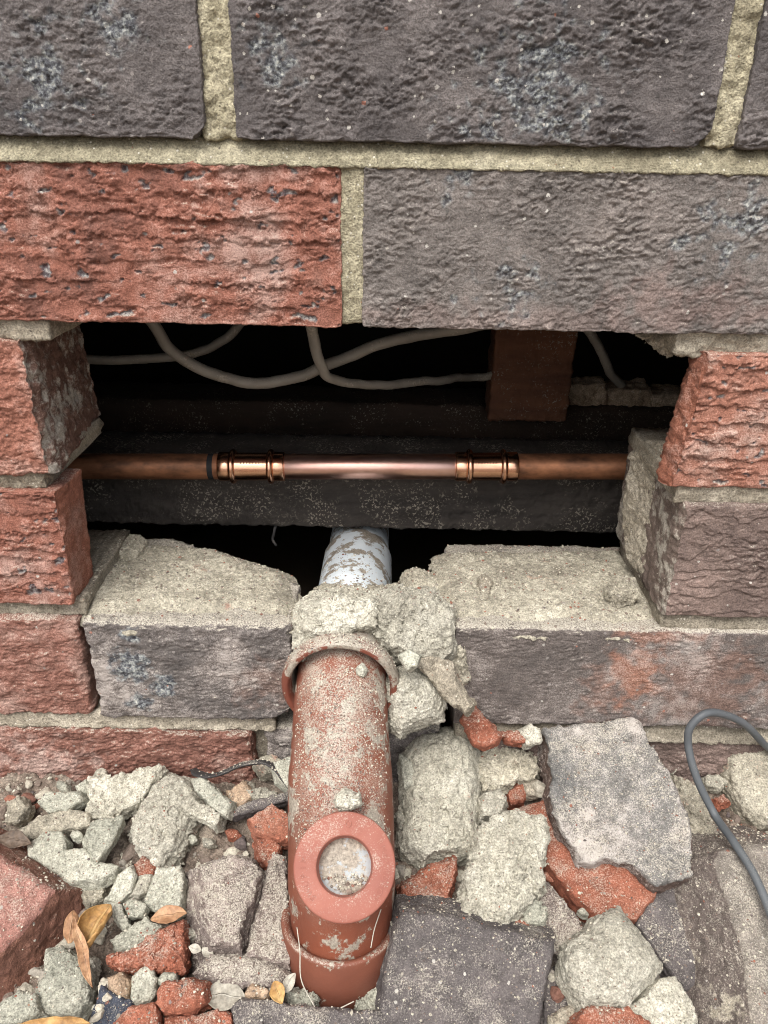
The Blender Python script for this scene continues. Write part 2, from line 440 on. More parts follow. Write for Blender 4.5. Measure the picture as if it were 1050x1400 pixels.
def brick_mat(name, cols, speck=.5, dust=.35, zone=None, slag=True, fracc=None, bumpd=.0006, mort=0.0, var=.5, topmode=False, pale=0.0, fmort=0.0):
    t = NT(name); bumpd *= 1.5
    n1 = t.noise(22, 3, .65); n2 = t.noise(140, 3, .65); n3 = t.noise(1150, 2, .75)
    col = t.ramp(n1, [(.3, cols[0]), (.5, cols[1]), (.7, cols[2])])
    if zone is not None: col = t.mix(t.attr('zone'), col, zone)
    if fracc is not None:
        fz = t.attr('frac')
        if topmode: fz = t.ma('SUBTRACT', 1.0, t.attr('top'))
        fcol = fracc
        if fmort: fcol = t.mix(t.step(t.ma('ADD', t.ma('MULTIPLY', n1, .5), t.ma('MULTIPLY', n2, .5)), .58 - .2 * fmort, .66 - .2 * fmort), fracc, lin(158, 150, 138))
        col = t.mix(t.step(fz, .3, .7), col, fcol)
    col = mod(t, col, n2, 1 - .5 * var, 1 + .5 * var); col = mod(t, col, n3, .6, 1.4)
    if pale:
        pm = t.step(t.ma('ADD', t.ma('MULTIPLY', n1, .45), t.ma('ADD', t.ma('MULTIPLY', n2, .25), t.ma('MULTIPLY', n3, .3))), .49, .6)
        col = t.mix(t.ma('MULTIPLY', pm, pale), col, lin(190, 182, 174))
    if mort:
        mm = t.step(t.ma('ADD', t.ma('MULTIPLY', n1, .7), t.ma('MULTIPLY', n2, .3)), .62 - .2 * mort, .68 - .2 * mort)
        col = t.mix(t.ma('MULTIPLY', mm, .9), col, t.ramp(n3, [(.3, lin(118, 110, 96)), (.7, lin(196, 187, 167))]))
    if slag:
        sc_ = t.ramp(t.noise(380, 3, .7), [(.34, lin(34, 36, 42)), (.46, lin(84, 88, 94)), (.58, lin(148, 152, 150)), (.72, lin(206, 204, 192))])
        col = t.mix(t.ma('MULTIPLY', t.attr('slag'), .85), col, sc_)
    if speck:      # coarse aggregate grains bedded in the clay
        d, c = t.vor(300); r = t.sep(c)
        dd = t.ma('ADD', d, t.ma('MULTIPLY', t.ma('SUBTRACT', n3, .5), .5))
        lim = t.ma('MULTIPLY_ADD', r[2], .26, .06)
        sel = t.ma('MULTIPLY', t.ma('LESS_THAN', dd, lim), t.step(r[0], 1.0 - .22 * speck, 1.0 - .21 * speck))
        gcol = t.ramp(r[1], [(0, lin(186, 181, 172)), (.42, lin(140, 133, 128)), (.88, lin(164, 110, 92)), (.93, lin(204, 198, 188))], 'CONSTANT')
        col = t.mix(t.ma('MULTIPLY', sel, .85), col, gcol)
    if dust: col = grain_dust(t, col, dust, fine=n3)
    t.bump(n3, bumpd, 1.0)
    return t.done(col, t.ma('MULTIPLY_ADD', n2, -.3, .98), .3)
def mortar_mat(name, c0, c1, c2, dust=.2, red=.0, bumpd=.0009, dark=.35):
    t = NT(name)
    n1 = t.noise(30, 3, .6); n2 = t.noise(240, 3, .7); n3 = t.noise(950, 2, .7)
    col = t.ramp(n1, [(.3, c0), (.5, c1), (.72, c2)])
    if red: col = t.mix(t.ma('MULTIPLY', t.step(t.ma('ADD', t.ma('MULTIPLY', t.noise(48, 3, .65), .8), t.ma('MULTIPLY', n3, .2)), .66 - .2 * red, .76 - .2 * red), .7), col, lin(160, 116, 100))
    col = mod(t, col, n2, .72, 1.22); col = mod(t, col, n3, .55, 1.4); col = mod(t, col, t.rnd, .84, 1.12, 0, 1)
    d, c = t.vor(560); r = t.sep(c)
    sel = t.ma('MULTIPLY', t.step(t.ma('ADD', d, t.ma('MULTIPLY', n3, .4)), .55, .4), t.step(r[0], .86, .88))
    col = t.mix(t.ma('MULTIPLY', sel, .7), col, t.ramp(r[1], [(0, lin(84, 76, 68)), (.45, lin(214, 208, 194)), (.95, lin(140, 98, 76))], 'CONSTANT'))
    t.bump(t.ma('ADD', n2, n3), bumpd, 1.0)
    return t.done(col, .95, .15)

CR = lambda *a: lin(*a)
M = {}
M['dark'] = brick_mat('dark_textured_brick', [CR(78, 73, 72), CR(95, 89, 87), CR(113, 106, 103)], speck=.8, dust=.35)
M['dark2'] = brick_mat('grey_brown_textured_brick', [CR(96, 90, 86), CR(114, 107, 102), CR(130, 121, 115)], speck=.5, dust=.5, zone=CR(134, 108, 100))
M['red'] = brick_mat('red_torn_brick', [CR(112, 78, 68), CR(140, 90, 74), CR(152, 116, 103)], speck=.2, dust=.5, fracc=CR(142, 92, 74), pale=.2)
M['redr'] = brick_mat('orange_torn_brick', [CR(134, 86, 69), CR(152, 106, 89), CR(160, 130, 116)], speck=.2, dust=.5, fracc=CR(130, 82, 64), pale=.3)
M['redl'] = brick_mat('red_jamb_brick', [CR(128, 86, 72), CR(147, 98, 81), CR(158, 118, 103)], speck=.2, dust=.5, fracc=CR(114, 86, 74), fmort=.35, pale=.22)
M['plum'] = brick_mat('plum_torn_brick', [CR(102, 87, 81), CR(120, 103, 95), CR(138, 118, 109)], speck=.4, dust=.5, fracc=CR(114, 99, 90), fmort=.5)
M['bat'] = brick_mat('dark_smooth_brick', [CR(88, 83, 80), CR(108, 101, 97), CR(132, 121, 114)], speck=1.0, dust=1.1, zone=CR(130, 103, 91), pale=.45)
M['sill'] = brick_mat('dark_brick_with_orange_band', [CR(92, 85, 81), CR(110, 101, 96), CR(128, 118, 112)], speck=.4, dust=1.1, zone=CR(152, 108, 89), pale=.35)
M['low'] = brick_mat('low_red_brick', [CR(114, 80, 69), CR(135, 94, 81), CR(150, 118, 105)], speck=.25, dust=.75, zone=CR(172, 147, 136), pale=.15)
M['joint'] = mortar_mat('joint_mortar', CR(138, 130, 109), CR(163, 155, 131), CR(182, 174, 151), bumpd=.0013)
M['jointg'] = mortar_mat('grey_joint_mortar', CR(130, 121, 106), CR(152, 143, 127), CR(170, 161, 145))
M['bed'] = mortar_mat('ledge_mortar', CR(134, 127, 113), CR(166, 159, 142), CR(188, 181, 163), red=.25)
M['pale'] = mortar_mat('pale_rubble_mortar', CR(150, 145, 131), CR(172, 167, 152), CR(188, 183, 169), red=.08)
M['grey'] = mortar_mat('grey_rubble_mortar', CR(146, 145, 131), CR(168, 166, 151), CR(184, 181, 166))
M['cream'] = mortar_mat('cream_rubble_mortar', CR(156, 151, 136), CR(179, 174, 158), CR(194, 189, 174), red=.10)
M['orange'] = brick_mat('fractured_orange_brick', [CR(134, 80, 61), CR(152, 93, 72), CR(166, 111, 90)], speck=.2, dust=.5, slag=False, bumpd=.0009)
M['pink'] = brick_mat('pink_faced_brick', [CR(146, 104, 93), CR(160, 116, 104), CR(172, 135, 123)], speck=.25, dust=.45, slag=False, fracc=CR(120, 84, 70), topmode=True)
M['dusty'] = brick_mat('dusty_dark_brick', [CR(94, 84, 79), CR(113, 101, 95), CR(138, 120, 110)], speck=.4, dust=.85, slag=False, pale=.3)
M['char'] = brick_mat('charcoal_brick', [CR(78, 73, 72), CR(93, 87, 85), CR(109, 101, 98)], speck=.5, dust=.4, slag=False)
M['slab'] = brick_mat('grey_faced_brick_slab', [CR(98, 97, 95), CR(123, 119, 114), CR(147, 138, 129)], speck=.4, dust=.55, slag=False, fracc=CR(96, 80, 72), topmode=True, pale=.7)
M['bluish'] = brick_mat('blue_black_stone', [CR(52, 56, 66), CR(70, 74, 84), CR(96, 98, 106)], speck=.2, dust=.2, slag=False)
M['tan'] = mortar_mat('tan_stone', CR(150, 128, 106), CR(178, 154, 130), CR(196, 176, 154))
M['buff'] = brick_mat('mortar_coated_brick', [CR(110, 102, 95), CR(128, 120, 111), CR(148, 139, 127)], speck=.3, dust=.5, slag=False, mort=.25, fracc=CR(98, 88, 82), topmode=True)

def soil_mat():
    t = NT('soil_and_brick_dust')
    n1 = t.noise(40, 5, .65); n2 = t.noise(300, 4, .65); n3 = t.noise(900, 3, .6)
    col = t.ramp(n1, [(.28, lin(92, 80, 71)), (.48, lin(128, 114, 102)), (.7, lin(160, 148, 133))])
    col = mod(t, col, n2, .5, 1.3); col = mod(t, col, n3, .5, 1.5)
    t.bump(t.ma('ADD', n2, n3), .0012); return t.done(col, .95, .15)
M['soil'] = soil_mat()
def timber_mat(name, c0, c1, specks):
    t = NT(name)
    n1 = t.noise(30, 6, .65, stretch=(.25, 1, 1.4)); n3 = t.noise(420, 4, .65)
    col = t.ramp(n1, [(.3, c0), (.7, c1)])
    if specks:
        m = t.ma('MULTIPLY', t.step(t.noise(520, 2, .6), .60 - .03 * specks, .68 - .03 * specks), t.step(t.noise(34, 3, .65), .42, .62))
        col = t.mix(t.ma('MULTIPLY', m, .75), col, lin(150, 141, 127))
    t.bump(t.ma('ADD', n1, n3), .001); return t.done(col, .85, .3)
M['blacktimber'] = timber_mat('soot_black_timber', lin(42, 38, 35), lin(78, 71, 65), 1.8)
M['browntimber'] = timber_mat('brown_timber', lin(82, 54, 40), lin(124, 82, 58), .5)
M['darktimber'] = timber_mat('dark_brown_timber', lin(42, 34, 28), lin(70, 54, 44), .35)
def copper(name, c0, c1, r0, r1, scr=.4, metal=1.0):
    t = NT(name); n1 = t.noise(60, 4, .7, stretch=(.5, 1, 1)); n2 = t.noise(500, 3, .6)
    col = t.ramp(n1, [(.32, c0), (.68, c1)])
    ro = t.ma('ADD', t.ma('MULTIPLY', n1, r1 - r0), r0)
    t.bump(t.ma('ADD', n2, t.noise(120, 3)), .0001, scr); return t.done(col, ro, .5, metal)
M['copper'] = copper('bright_new_copper', lin(222, 174, 158), lin(240, 200, 186), .24, .40)
M['fitting'] = copper('bright_copper_fitting', lin(214, 158, 128), lin(236, 190, 160), .14, .3, .3)
M['oldcopper'] = copper('tarnished_copper', lin(88, 62, 48), lin(182, 126, 92), .40, .62, .7, .7)
def plastic(name, c0, c1, dust, rough=.45, tone=SAND, mud=None):
    t = NT(name); n1 = t.noise(30, 4, .6); n2 = t.noise(600, 3, .6)
    col = t.ramp(n1, [(.3, c0), (.7, c1)])
    if mud is not None:
        mm = t.step(t.ma('ADD', t.noise(55, 5, .7), t.ma('MULTIPLY', n2, .12)), mud, mud + .05)
        col = t.mix(mm, col, t.ramp(n2, [(.3, lin(112, 103, 92)), (.7, lin(172, 162, 147))]))
    if dust: col = grain_dust(t, col, dust, tone, .15, .95)
    t.bump(t.ma('ADD', n2, t.noise(220, 4, .6)), .00022, .8); return t.done(col, t.ma('ADD', t.ma('MULTIPLY', t.noise(80, 3), .25), rough), .4)
M['terra'] = plastic('terracotta_plastic', lin(108, 60, 44), lin(130, 72, 51), .8, mud=.59)
M['collar'] = plastic('muddy_terracotta_plastic', lin(104, 58, 46), lin(122, 69, 53), 1.0, mud=.54)
M['terraclean'] = plastic('terracotta_plastic_clean', lin(100, 59, 46), lin(120, 71, 54), .65, mud=.64)
M['cap'] = plastic('pink_terracotta_plastic', lin(136, 82, 69), lin(152, 95, 80), .3, .55, mud=.68)
M['capin'] = plastic('dusty_white_plastic', lin(150, 156, 158), lin(182, 186, 186), .35, .6, mud=.5)
M['white'] = plastic('white_plastic_with_mud', lin(206, 214, 218), lin(226, 231, 233), .0, .35, mud=.55)
M['cable'] = plastic('dirty_cable_sheath', lin(120, 112, 102), lin(154, 146, 134), .4, .5, mud=.6)
M['greycable'] = plastic('dark_grey_cable', lin(70, 73, 76), lin(92, 95, 97), .12, .4)
M['blackstrip'] = plastic('black_rubbery_strip', lin(38, 36, 36), lin(60, 57, 56), .3, .6)
M['darkband'] = plastic('black_marker_band', lin(26, 26, 28), lin(40, 40, 42), 0, .6)
def leaf_mat(name, c0, c1, c2):
    t = NT(name); n1 = t.noise(70, 5, .65); n2 = t.noise(500, 3, .6)
    col = t.ramp(n1, [(.3, c0), (.5, c1), (.7, c2)])
    col = t.mix(.4, col, t.ramp(n2, [(.3, W4(.15)), (.7, W4(.85))]), 'OVERLAY')
    vein = t.step(t.ma('ABSOLUTE', t.attr('vein')), .09, .03)
    col = t.mix(t.ma('MULTIPLY', vein, .5), col, c2)
    t.bump(t.ma('ADD', n1, vein), .0006); return t.done(col, .6, .35)
M['leafy'] = leaf_mat('yellow_dry_leaf', lin(128, 94, 58), lin(166, 128, 78), lin(190, 160, 108))
M['leafb'] = leaf_mat('brown_dry_leaf', lin(112, 80, 56), lin(150, 112, 82), lin(182, 146, 112))
M['leafg'] = leaf_mat('grey_dry_leaf', lin(130, 124, 112), lin(160, 154, 140), lin(186, 180, 166))
M['leafd'] = leaf_mat('dark_dry_leaf', lin(62, 52, 46), lin(92, 78, 66), lin(120, 104, 90))
def grit_mat():
    t = NT('mixed_grit'); g = t.n.new('ShaderNodeNewGeometry'); r = g.outputs['Random Per Island']
    col = t.ramp(r, [(0, lin(188, 181, 164)), (.3, lin(166, 159, 144)), (.55, lin(146, 139, 128)), (.74, lin(122, 109, 99)), (.90, lin(142, 96, 80)), (.94, lin(124, 90, 78)), (.97, lin(98, 88, 85))], 'CONSTANT')
    n = t.noise(700, 2, .6); col = mod(t, col, n, .7, 1.3)
    t.bump(n, .0005); return t.done(col, .95, .15)
M['grit'] = grit_mat()
def flat(name, c, rough=.9):
    t = NT(name); n = t.noise(60, 5, .6)
    return t.done(t.mix(n, c, tuple(x * .6 for x in c[:3]) + (1,)), rough, .2)
M['cavity'] = flat('sky_blocker_dark', lin(58, 52, 48))  # sides and top of the added box that shuts out the sky
M['cavfloor'] = flat('sky_blocker_soil', lin(74, 62, 52))

# ------------------------------------------------------------------ ground
def lerp_axis(a, b, step, far):
    dense = np.arange(a, b + 1e-9, step); g = [far * (k / 9.) ** 3 for k in range(1, 10)]
    return np.concatenate([[a - x for x in g[::-1]], dense, [b + x for x in g]])
def pile_z(y): return np.where(y < -.005, .070 + .2996 * (y + .005), .070 + 0 * y)
xs = lerp_axis(-.30, .30, .0016, 30.0); ys = np.concatenate([[-.26 - 30.0 * (k / 9.) ** 3 for k in range(9, 0, -1)], np.arange(-.26, .02, .0016), [.05]])
X, Y = np.meshgrid(xs, ys, indexing='ij')
c = np.stack([X.ravel(), Y.ravel(), 0 * X.ravel()], 1)
near = sstep(-Y.ravel(), .6, .2) * sstep(np.abs(X.ravel()), .7, .3)
Zb = np.maximum(pile_z(Y.ravel()), .0) * near - .017 + .0075 * near
lump = fbm(c * 55, 2, 4) * .008 + fbm(c * 260, 5, 3) * .0022
Zg = Zb + lump * near + (1 - near) * .004 * fbm(c * 6, 3, 3)
nx, ny = X.shape; A = np.arange(nx * ny).reshape(nx, ny)
q = np.stack([A[:-1, :-1], A[1:, :-1], A[1:, 1:], A[:-1, 1:]], -1).reshape(-1, 4)
g = wobj('ground', np.stack([X.ravel(), Y.ravel(), Zg], 1), q, M['soil'], origin=(0, 0, 0)); tag(g, kind='structure')

# ------------------------------------------------------------------ brick wall
wall = thing('brick_wall', 'weathered brick wall of dark and red textured bricks with a hole knocked through it', 'brick wall', (0, .055, 0)); wall['kind'] = 'thing'
CB = lambda k: .46 - .086 * (k - 1)
BH = .076
bn = [0]
def brick(k, xl, xr, mat, disp, res=.0006, rnd=.0018, yf=0.0, yb=.110, cuts=(), seed=None, dz=(0, 0), yres=None, wob=.0006, label=None, zt=None, zb=None, endmark=0):
    bn[0] += 1; seed = bn[0] * 1.37 if seed is None else seed
    if not isinstance(xl, tuple): xl = (xl, xl)
    if not isinstance(xr, tuple): xr = (xr, xr)
    z0 = CB(k) if zb is None else zb
    cn = dict(xl_t=xl[0], xl_b=xl[1], xr_t=xr[0], xr_b=xr[1], zb=z0, zt=(CB(k) + BH if zt is None else zt), yf_t=yf, yf_b=yf, yb=yb, dzl=dz[0], dzr=dz[1])
    V, Q, at = hexa(cn, res, rnd, disp, cuts, seed, yres=yres, wob=wob, endmark=endmark)
    o = wobj('brick', V, Q, M[mat], wall, attrs=at)
    if label: o['label'] = label
    return o
def joint(x0, x1, z0, z1, yt=.006, yb_=.002, mat='joint', res=.0011, back=.10, name='mortar_joint', A=1.0, rnd=.0012, xs=None, yres=None):
    bn[0] += 1
    cn = dict(xl_t=x0, xl_b=x0, xr_t=x1, xr_b=x1, zb=z0, zt=z1, yf_t=yt, yf_b=yb_, yb=back)
    V, Q, at = hexa(cn, res, rnd, disp_mortar(A * 1.5), (), bn[0] * 2.1, yres=yres)
    return wobj(name, V, Q, M[mat], wall, attrs=at)
JB = lambda k: CB(k) - .010          # bottom of the bed joint under course k

# course 1
brick(1, -.316, -.086, 'dark', disp_dark(1.3, slags=[(55, 105, 85), (150, 20, 60)]), cuts=[((-.088, 0, .464), (1, 0, -1), .001, 0)])
brick(1, -.072, .148, 'dark', disp_dark(1.55, slags=[(380, 75, 60), (730, 130, 130), (660, 180, 40)]), cuts=[((.142, 0, .462), (1, 0, -1), .0015, 0)])
brick(1, .161, .391, 'dark', disp_dark(1.3))
joint(-.088, -.070, CB(1), CB(1) + .080, .004, .004, back=.08, A=1.6)
joint(.146, .163, CB(1), CB(1) + .080, .004, .004, back=.08, A=1.6)
joint(-.60, .60, JB(1) - .0012, CB(1) + .0012, .0085, -.0012, A=.9)
# course 2
brick(2, -.2535, (-.0235, -.0235), 'red', disp_torn(1.05), seed=3.3)
brick(2, -.013, .217, 'dark2', disp_dark(1.4, slags=[(1010, 310, 75), (625, 240, 45), (700, 395, 60), (930, 330, 25)], zones=[(940, 425, 90, 35, .4), (700, 440, 250, 20, .25)], torn=.0))
joint(-.025, -.0115, CB(2) + .001, CB(2) + BH + .004, .0015, .0025, 'joint', back=.08)
brick(2, -.494, -.264, 'red', disp_torn(1), res=.004)
brick(2, .228, .458, 'dark2', disp_dark(1), res=.004)
# bed under course 2: only stubs are left beside the hole
joint(-.60, -.176, JB(2) - .001, CB(2) + .001, .004, .004, 'jointg')
joint(.150, .60, JB(2) - .003, CB(2) + .001, .003, .006, 'jointg', A=1.6)
# course 3 : the jambs
brick(3, -.416, (-.189, -.183), 'redl', disp_smooth(1.3), yres=.0014, cuts=[((-.170, .11, CB(3)), (.75, 0, -1), .0015, 1), ((-.1865, .004, CB(3)), (1, -.22, .06), .0022, 1), ((-.1865, .0, CB(3) + .04), (1, .13, .07), .0015, 1)], endmark=1, label='red jamb brick with a mortar smeared end')
brick(3, (.154, .154), .391, 'redr', disp_torn(1.25), yres=.0014, cuts=[((.1655, 0, CB(3) + .05), (-1, -.5, .08), .0008, 1), ((.1625, .010, CB(3) + .068), (-1, .44, .10), .0028, 1)], endmark=-1, seed=5.1, label='orange torn brick with a snapped end')
joint(-.60, -.193, JB(3) - .001, CB(3) + .001, .004, .005, 'jointg', A=1.6)
joint(.166, .60, JB(3) - .001, CB(3) + .001, .003, .004, 'jointg')
# course 4
brick(4, -.416, (-.185, -.188), 'red', disp_torn(1.15), yb=.036, yres=.0014, cuts=[((-.1865, .004, CB(4)), (1, -.2, .0), .0006, 1)], endmark=1, seed=8.2)
brick(4, .170, .400, 'plum', disp_dark(1.15, torn=.8), yres=.0014, rnd=.003, seed=6.6, endmark=-1, cuts=[((.1705, .006, CB(4)), (-1, -.3, 0), .0012, 1)])
joint(-.60, -.184, JB(4) - .001, CB(4) + .001, .007, .006, 'jointg')
joint(.172, .60, JB(4) - .001, CB(4) + .001, .006, .003, 'jointg')
# course 5
brick(5, -.417, (-.187, -.189), 'low', disp_smooth(1.2), rnd=.004, yres=.003, seed=2.2)
brick(5, (-.1845, -.183), (-.055, -.058), 'bat', disp_smooth(.9, zones=[(375, 930, 60, 40, .5)], slags=[(180, 908, 32), (225, 935, 22), (195, 955, 20), (180, 865, 14)]), rnd=.004, yres=.003, seed=4.4, yf=-.003,
      cuts=[(on_z(350, 777, CB(5) + BH), (.045, .075, .01), .0025, 0), ((-.060, -.003, CB(5) + .012), (.55, -.25, -1), .003, .0), ((-.0565, 0, CB(5) + .03), (1, -.25, -.1), .0025, 0)], wob=.001, label='dark cut brick spattered with pale mortar')
brick(5, (.045, .048), .275, 'sill', disp_dark(.75, zones=[(865, 925, 45, 60, .85), (905, 870, 60, 16, .6), (960, 935, 110, 80, .3), (830, 940, 40, 60, .3)], thr=1.2), rnd=.003, yres=.003, seed=7.7, yf=-.001)
brick(5, .286, .50, 'sill', disp_smooth(1), res=.004)
joint(-.60, -.07, JB(5) - .001, CB(5) + .001, .004, .001, 'jointg', A=1.3)
joint(.05, .60, JB(5) - .003, CB(5) + .001, .008, -.001, 'jointg', A=1.5)
joint(-.190, -.183, CB(5), CB(5) + BH - .01, .018, .016, 'jointg')
# course 6 and 7
brick(6, -.315, -.085, 'low', disp_smooth(1.4, zones=[(60, 1045, 75, 45, .75)]), rnd=.005, seed=9.1)
brick(6, -.077, .04, 'bat', disp_smooth(1.2), rnd=.004, seed=9.9, yf=.004)
brick(6, .05, .28, 'plum', disp_smooth(1.5), rnd=.004, seed=10.4, yf=.003)
joint(-.087, -.075, CB(6), CB(6) + BH, .012, .012, 'jointg')
joint(-.60, .60, JB(6) - .001, CB(6) + .001, .005, .003, 'jointg', res=.003)
for x in (-.43, -.19, .05, .29): brick(7, x, x + .23, 'low', disp_smooth(1), res=.004)
# the wall goes on beyond the picture
for k in (0, -1, -2):
    off = 0 if k % 2 else -.12
    for i in range(4):
        brick(k, -.50 + off + .24 * i + .01, -.50 + off + .24 * (i + 1), 'dark' if (i + k) % 3 else 'red', disp_dark(1), res=.003)
    joint(-.60, .60, JB(k) - .001, CB(k) + .001, .006, .0, res=.003)
    for i in range(5): joint(-.50 + off + .24 * i - .001, -.50 + off + .24 * i + .011, CB(k), CB(k) + BH, .003, .003, res=.003)
for k, xs_ in ((1, (-.56, -.326)), (1, (.402, .6)), (3, (-.6, -.427)), (3, (.402, .6)), (4, (-.6, -.427)), (4, (.411, .6)), (5, (-.6, -.428)), (6, (-.56, -.326)), (6, (.29, .52)), (2, (-.6, -.504)), (2, (.468, .6))):
    brick(k, xs_[0], xs_[1], 'dark' if k < 3 else 'low', disp_smooth(1), res=.004)
for k, x0, x1 in ((1, -.326, -.316), (1, .391, .402), (2, -.264, -.2535), (2, .217, .228), (3, -.427, -.416), (3, .391, .402), (4, -.427, -.416), (4, .400, .411), (5, -.428, -.417), (5, .275, .286), (6, -.326, -.315), (6, .28, .29)):
    joint(x0 - .001, x1 + .001, CB(k), CB(k) + BH, .004, .004, 'joint' if k < 3 else 'jointg', res=.002, back=.08)

# ------------------------------------------------------------------ more shapes
def frames(pts):
    pts = np.asarray(pts, float); T = np.gradient(pts, axis=0); T /= np.linalg.norm(T, axis=1)[:, None]
    n = np.cross(T[0], [0.3, 0.2, 1]); n /= np.linalg.norm(n); Ns = []
    for t in T:
        n = n - t * (n @ t); n /= np.linalg.norm(n); Ns.append(n)
    Ns = np.array(Ns); return T, Ns, np.cross(T, Ns)
def spline(ctrl, n):
    c = np.asarray(ctrl, float); c = np.vstack([2 * c[0] - c[1], c, 2 * c[-1] - c[-2]]); out = []
    m = len(c) - 3
    for u in np.linspace(0, m - 1e-6, n):
        i = int(u); t = u - i; a, b, d, e = c[i:i + 4]
        out.append(.5 * (2 * b + (d - a) * t + (2 * a - 5 * b + 4 * d - e) * t * t + (3 * b - a - 3 * d + e) * t ** 3))
    return np.array(out)
def sweep(pts, rad, seg=28, caps=True, jit=0.0, seed=0, flat=1.0):
    T, A, B = frames(pts); n = len(pts); rad = np.broadcast_to(np.asarray(rad, float), (n,))
    th = np.linspace(0, 2 * pi, seg, endpoint=False)
    ring = cos_(th)[None, :, None] * A[:, None] + flat * sin_(th)[None, :, None] * B[:, None]
    V = (pts[:, None] + ring * rad[:, None, None]).reshape(-1, 3)
    if jit: V = V + (ring.reshape(-1, 3)) * (fbm(V * 120, seed, 3) * jit)[:, None]
    I = np.arange(n - 1)[:, None] * seg; J = np.arange(seg)[None]; J2 = (J + 1) % seg
    Q = np.stack([I + J, I + J2, I + seg + J2, I + seg + J], -1).reshape(-1, 4)
    tris = None
    if caps:
        V = np.vstack([V, pts[0], pts[-1]]); c0, c1 = n * seg, n * seg + 1; j = np.arange(seg); j2 = (j + 1) % seg
        tris = np.vstack([np.stack([0 * j + c0, j2, j], 1), np.stack([0 * j + c1, (n - 1) * seg + j, (n - 1) * seg + j2], 1)])
    return V, Q, tris
cos_, sin_ = np.cos, np.sin
def lathe(P, ax, prof, seg=64):
    """prof: (distance along ax from P, radius)"""
    ax = np.asarray(ax, float); ax /= np.linalg.norm(ax); a = np.cross(ax, [1.0, 0, 0]) if abs(ax[0]) < .8 else np.cross(ax, [0, 0, 1.0]); a /= np.linalg.norm(a); b = np.cross(ax, a)
    th = np.linspace(0, 2 * pi, seg, endpoint=False); d = np.outer(cos_(th), a) + np.outer(sin_(th), b)
    V = np.concatenate([np.asarray(P) + ax * s + d * r for s, r in prof]); n = len(prof)
    I = np.arange(n - 1)[:, None] * seg; J = np.arange(seg)[None]; J2 = (J + 1) % seg
    return V, np.stack([I + J, I + J2, I + seg + J2, I + seg + J], -1).reshape(-1, 4)
def smooth_prof(prof, r=.0006):
    out = []
    for i, (s, q) in enumerate(prof):
        if i in (0, len(prof) - 1): out.append((s, q)); continue
        for j in (-1, 1):
            o = prof[i + j]; L = math.hypot(o[0] - s, o[1] - q); f = min(r / max(L, 1e-9), .45)
            out.append((s + (o[0] - s) * f, q + (o[1] - q) * f))
    return out
def box_part(name, x0, x1, y0, y1, z0, z1, mat, parent=None, res=.003, A=.6, rnd=.002, seed=0.0, origin=None, yres=None):
    cn = dict(xl_t=x0, xl_b=x0, xr_t=x1, xr_b=x1, zb=z0, zt=z1, yf_t=y0, yf_b=y0, yb=y1)
    V, Q, at = hexa(cn, res, rnd, disp_mortar(A), (), seed, yres=yres)
    return wobj(name, V, Q, M[mat], parent, origin)

# ------------------------------------------------------------------ space behind the wall, in an added box that keeps sky light out
for nm, b in (('sky_blocker_back', (-.75, .75, .80, .90, -.02, .70)), ('sky_blocker_side', (-.75, -.60, .02, .80, -.02, .70)), ('sky_blocker_side', (.60, .75, .02, .80, -.02, .70)), ('sky_blocker_top', (-.75, .75, .012, .95, .70, .74))):
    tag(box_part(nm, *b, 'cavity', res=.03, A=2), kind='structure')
tag(box_part('sky_blocker_floor', -.75, .75, .111, .95, -.10, .045, 'cavfloor', res=.008, A=6), kind='structure')  # bottom of the added box that closes off sky light
pb = on_y(480, 722, .152)
tag(box_part('timber_beam', -.33, .31, .152, .205, pb[2], pb[2] + .060, 'blacktimber', res=.0015, A=2.0, seed=2.0), 'soot black timber beam directly behind and below the copper pipe', 'timber beam')
p1 = on_y(480, 552, .30)
tag(box_part('floor_bearer', -.5, .5, .30, .36, p1[2] - .085, p1[2], 'darktimber', res=.004, A=2.5, seed=5.0), 'dark dirty floor bearer further back above the copper pipe', 'timber beam')
a0, a1 = on_y(668, 575, .262), on_y(775, 575, .262)
tag(box_part('timber_post', a0[0], a1[0], .262, .299, a0[2], .69, 'browntimber', res=.002, A=2.2, seed=7.0), 'brown timber post hanging down in the upper right of the dark hole', 'timber post')
rng = random.Random(4)
for i, (px, py, wpx, hpx) in enumerate(((800, 545, 60, 34), (862, 548, 58, 30), (915, 552, 46, 26))):
    P = on_y(px, py, .31)
    poly = [(px - wpx / 2 + rng.uniform(-4, 4), py - hpx / 2), (px + wpx / 2, py - hpx / 2 + rng.uniform(-4, 4)), (px + wpx / 2 + 3, py + hpx / 2), (px - wpx / 2, py + hpx / 2 + 2)]
    V, Q, at = chunk_mesh(poly, P, (0, -1, .1), .03, rough=1.4, seed=60 + i, res=.0018)
    tag(wobj('rubble_stone', V, Q, M['tan'], attrs=at), ['dim stone lying beside the timber post in the hole', 'middle dim stone in a row right of the timber post', 'dim stone at the far right of the hole'][i], 'stone', 'stones on the bearer')

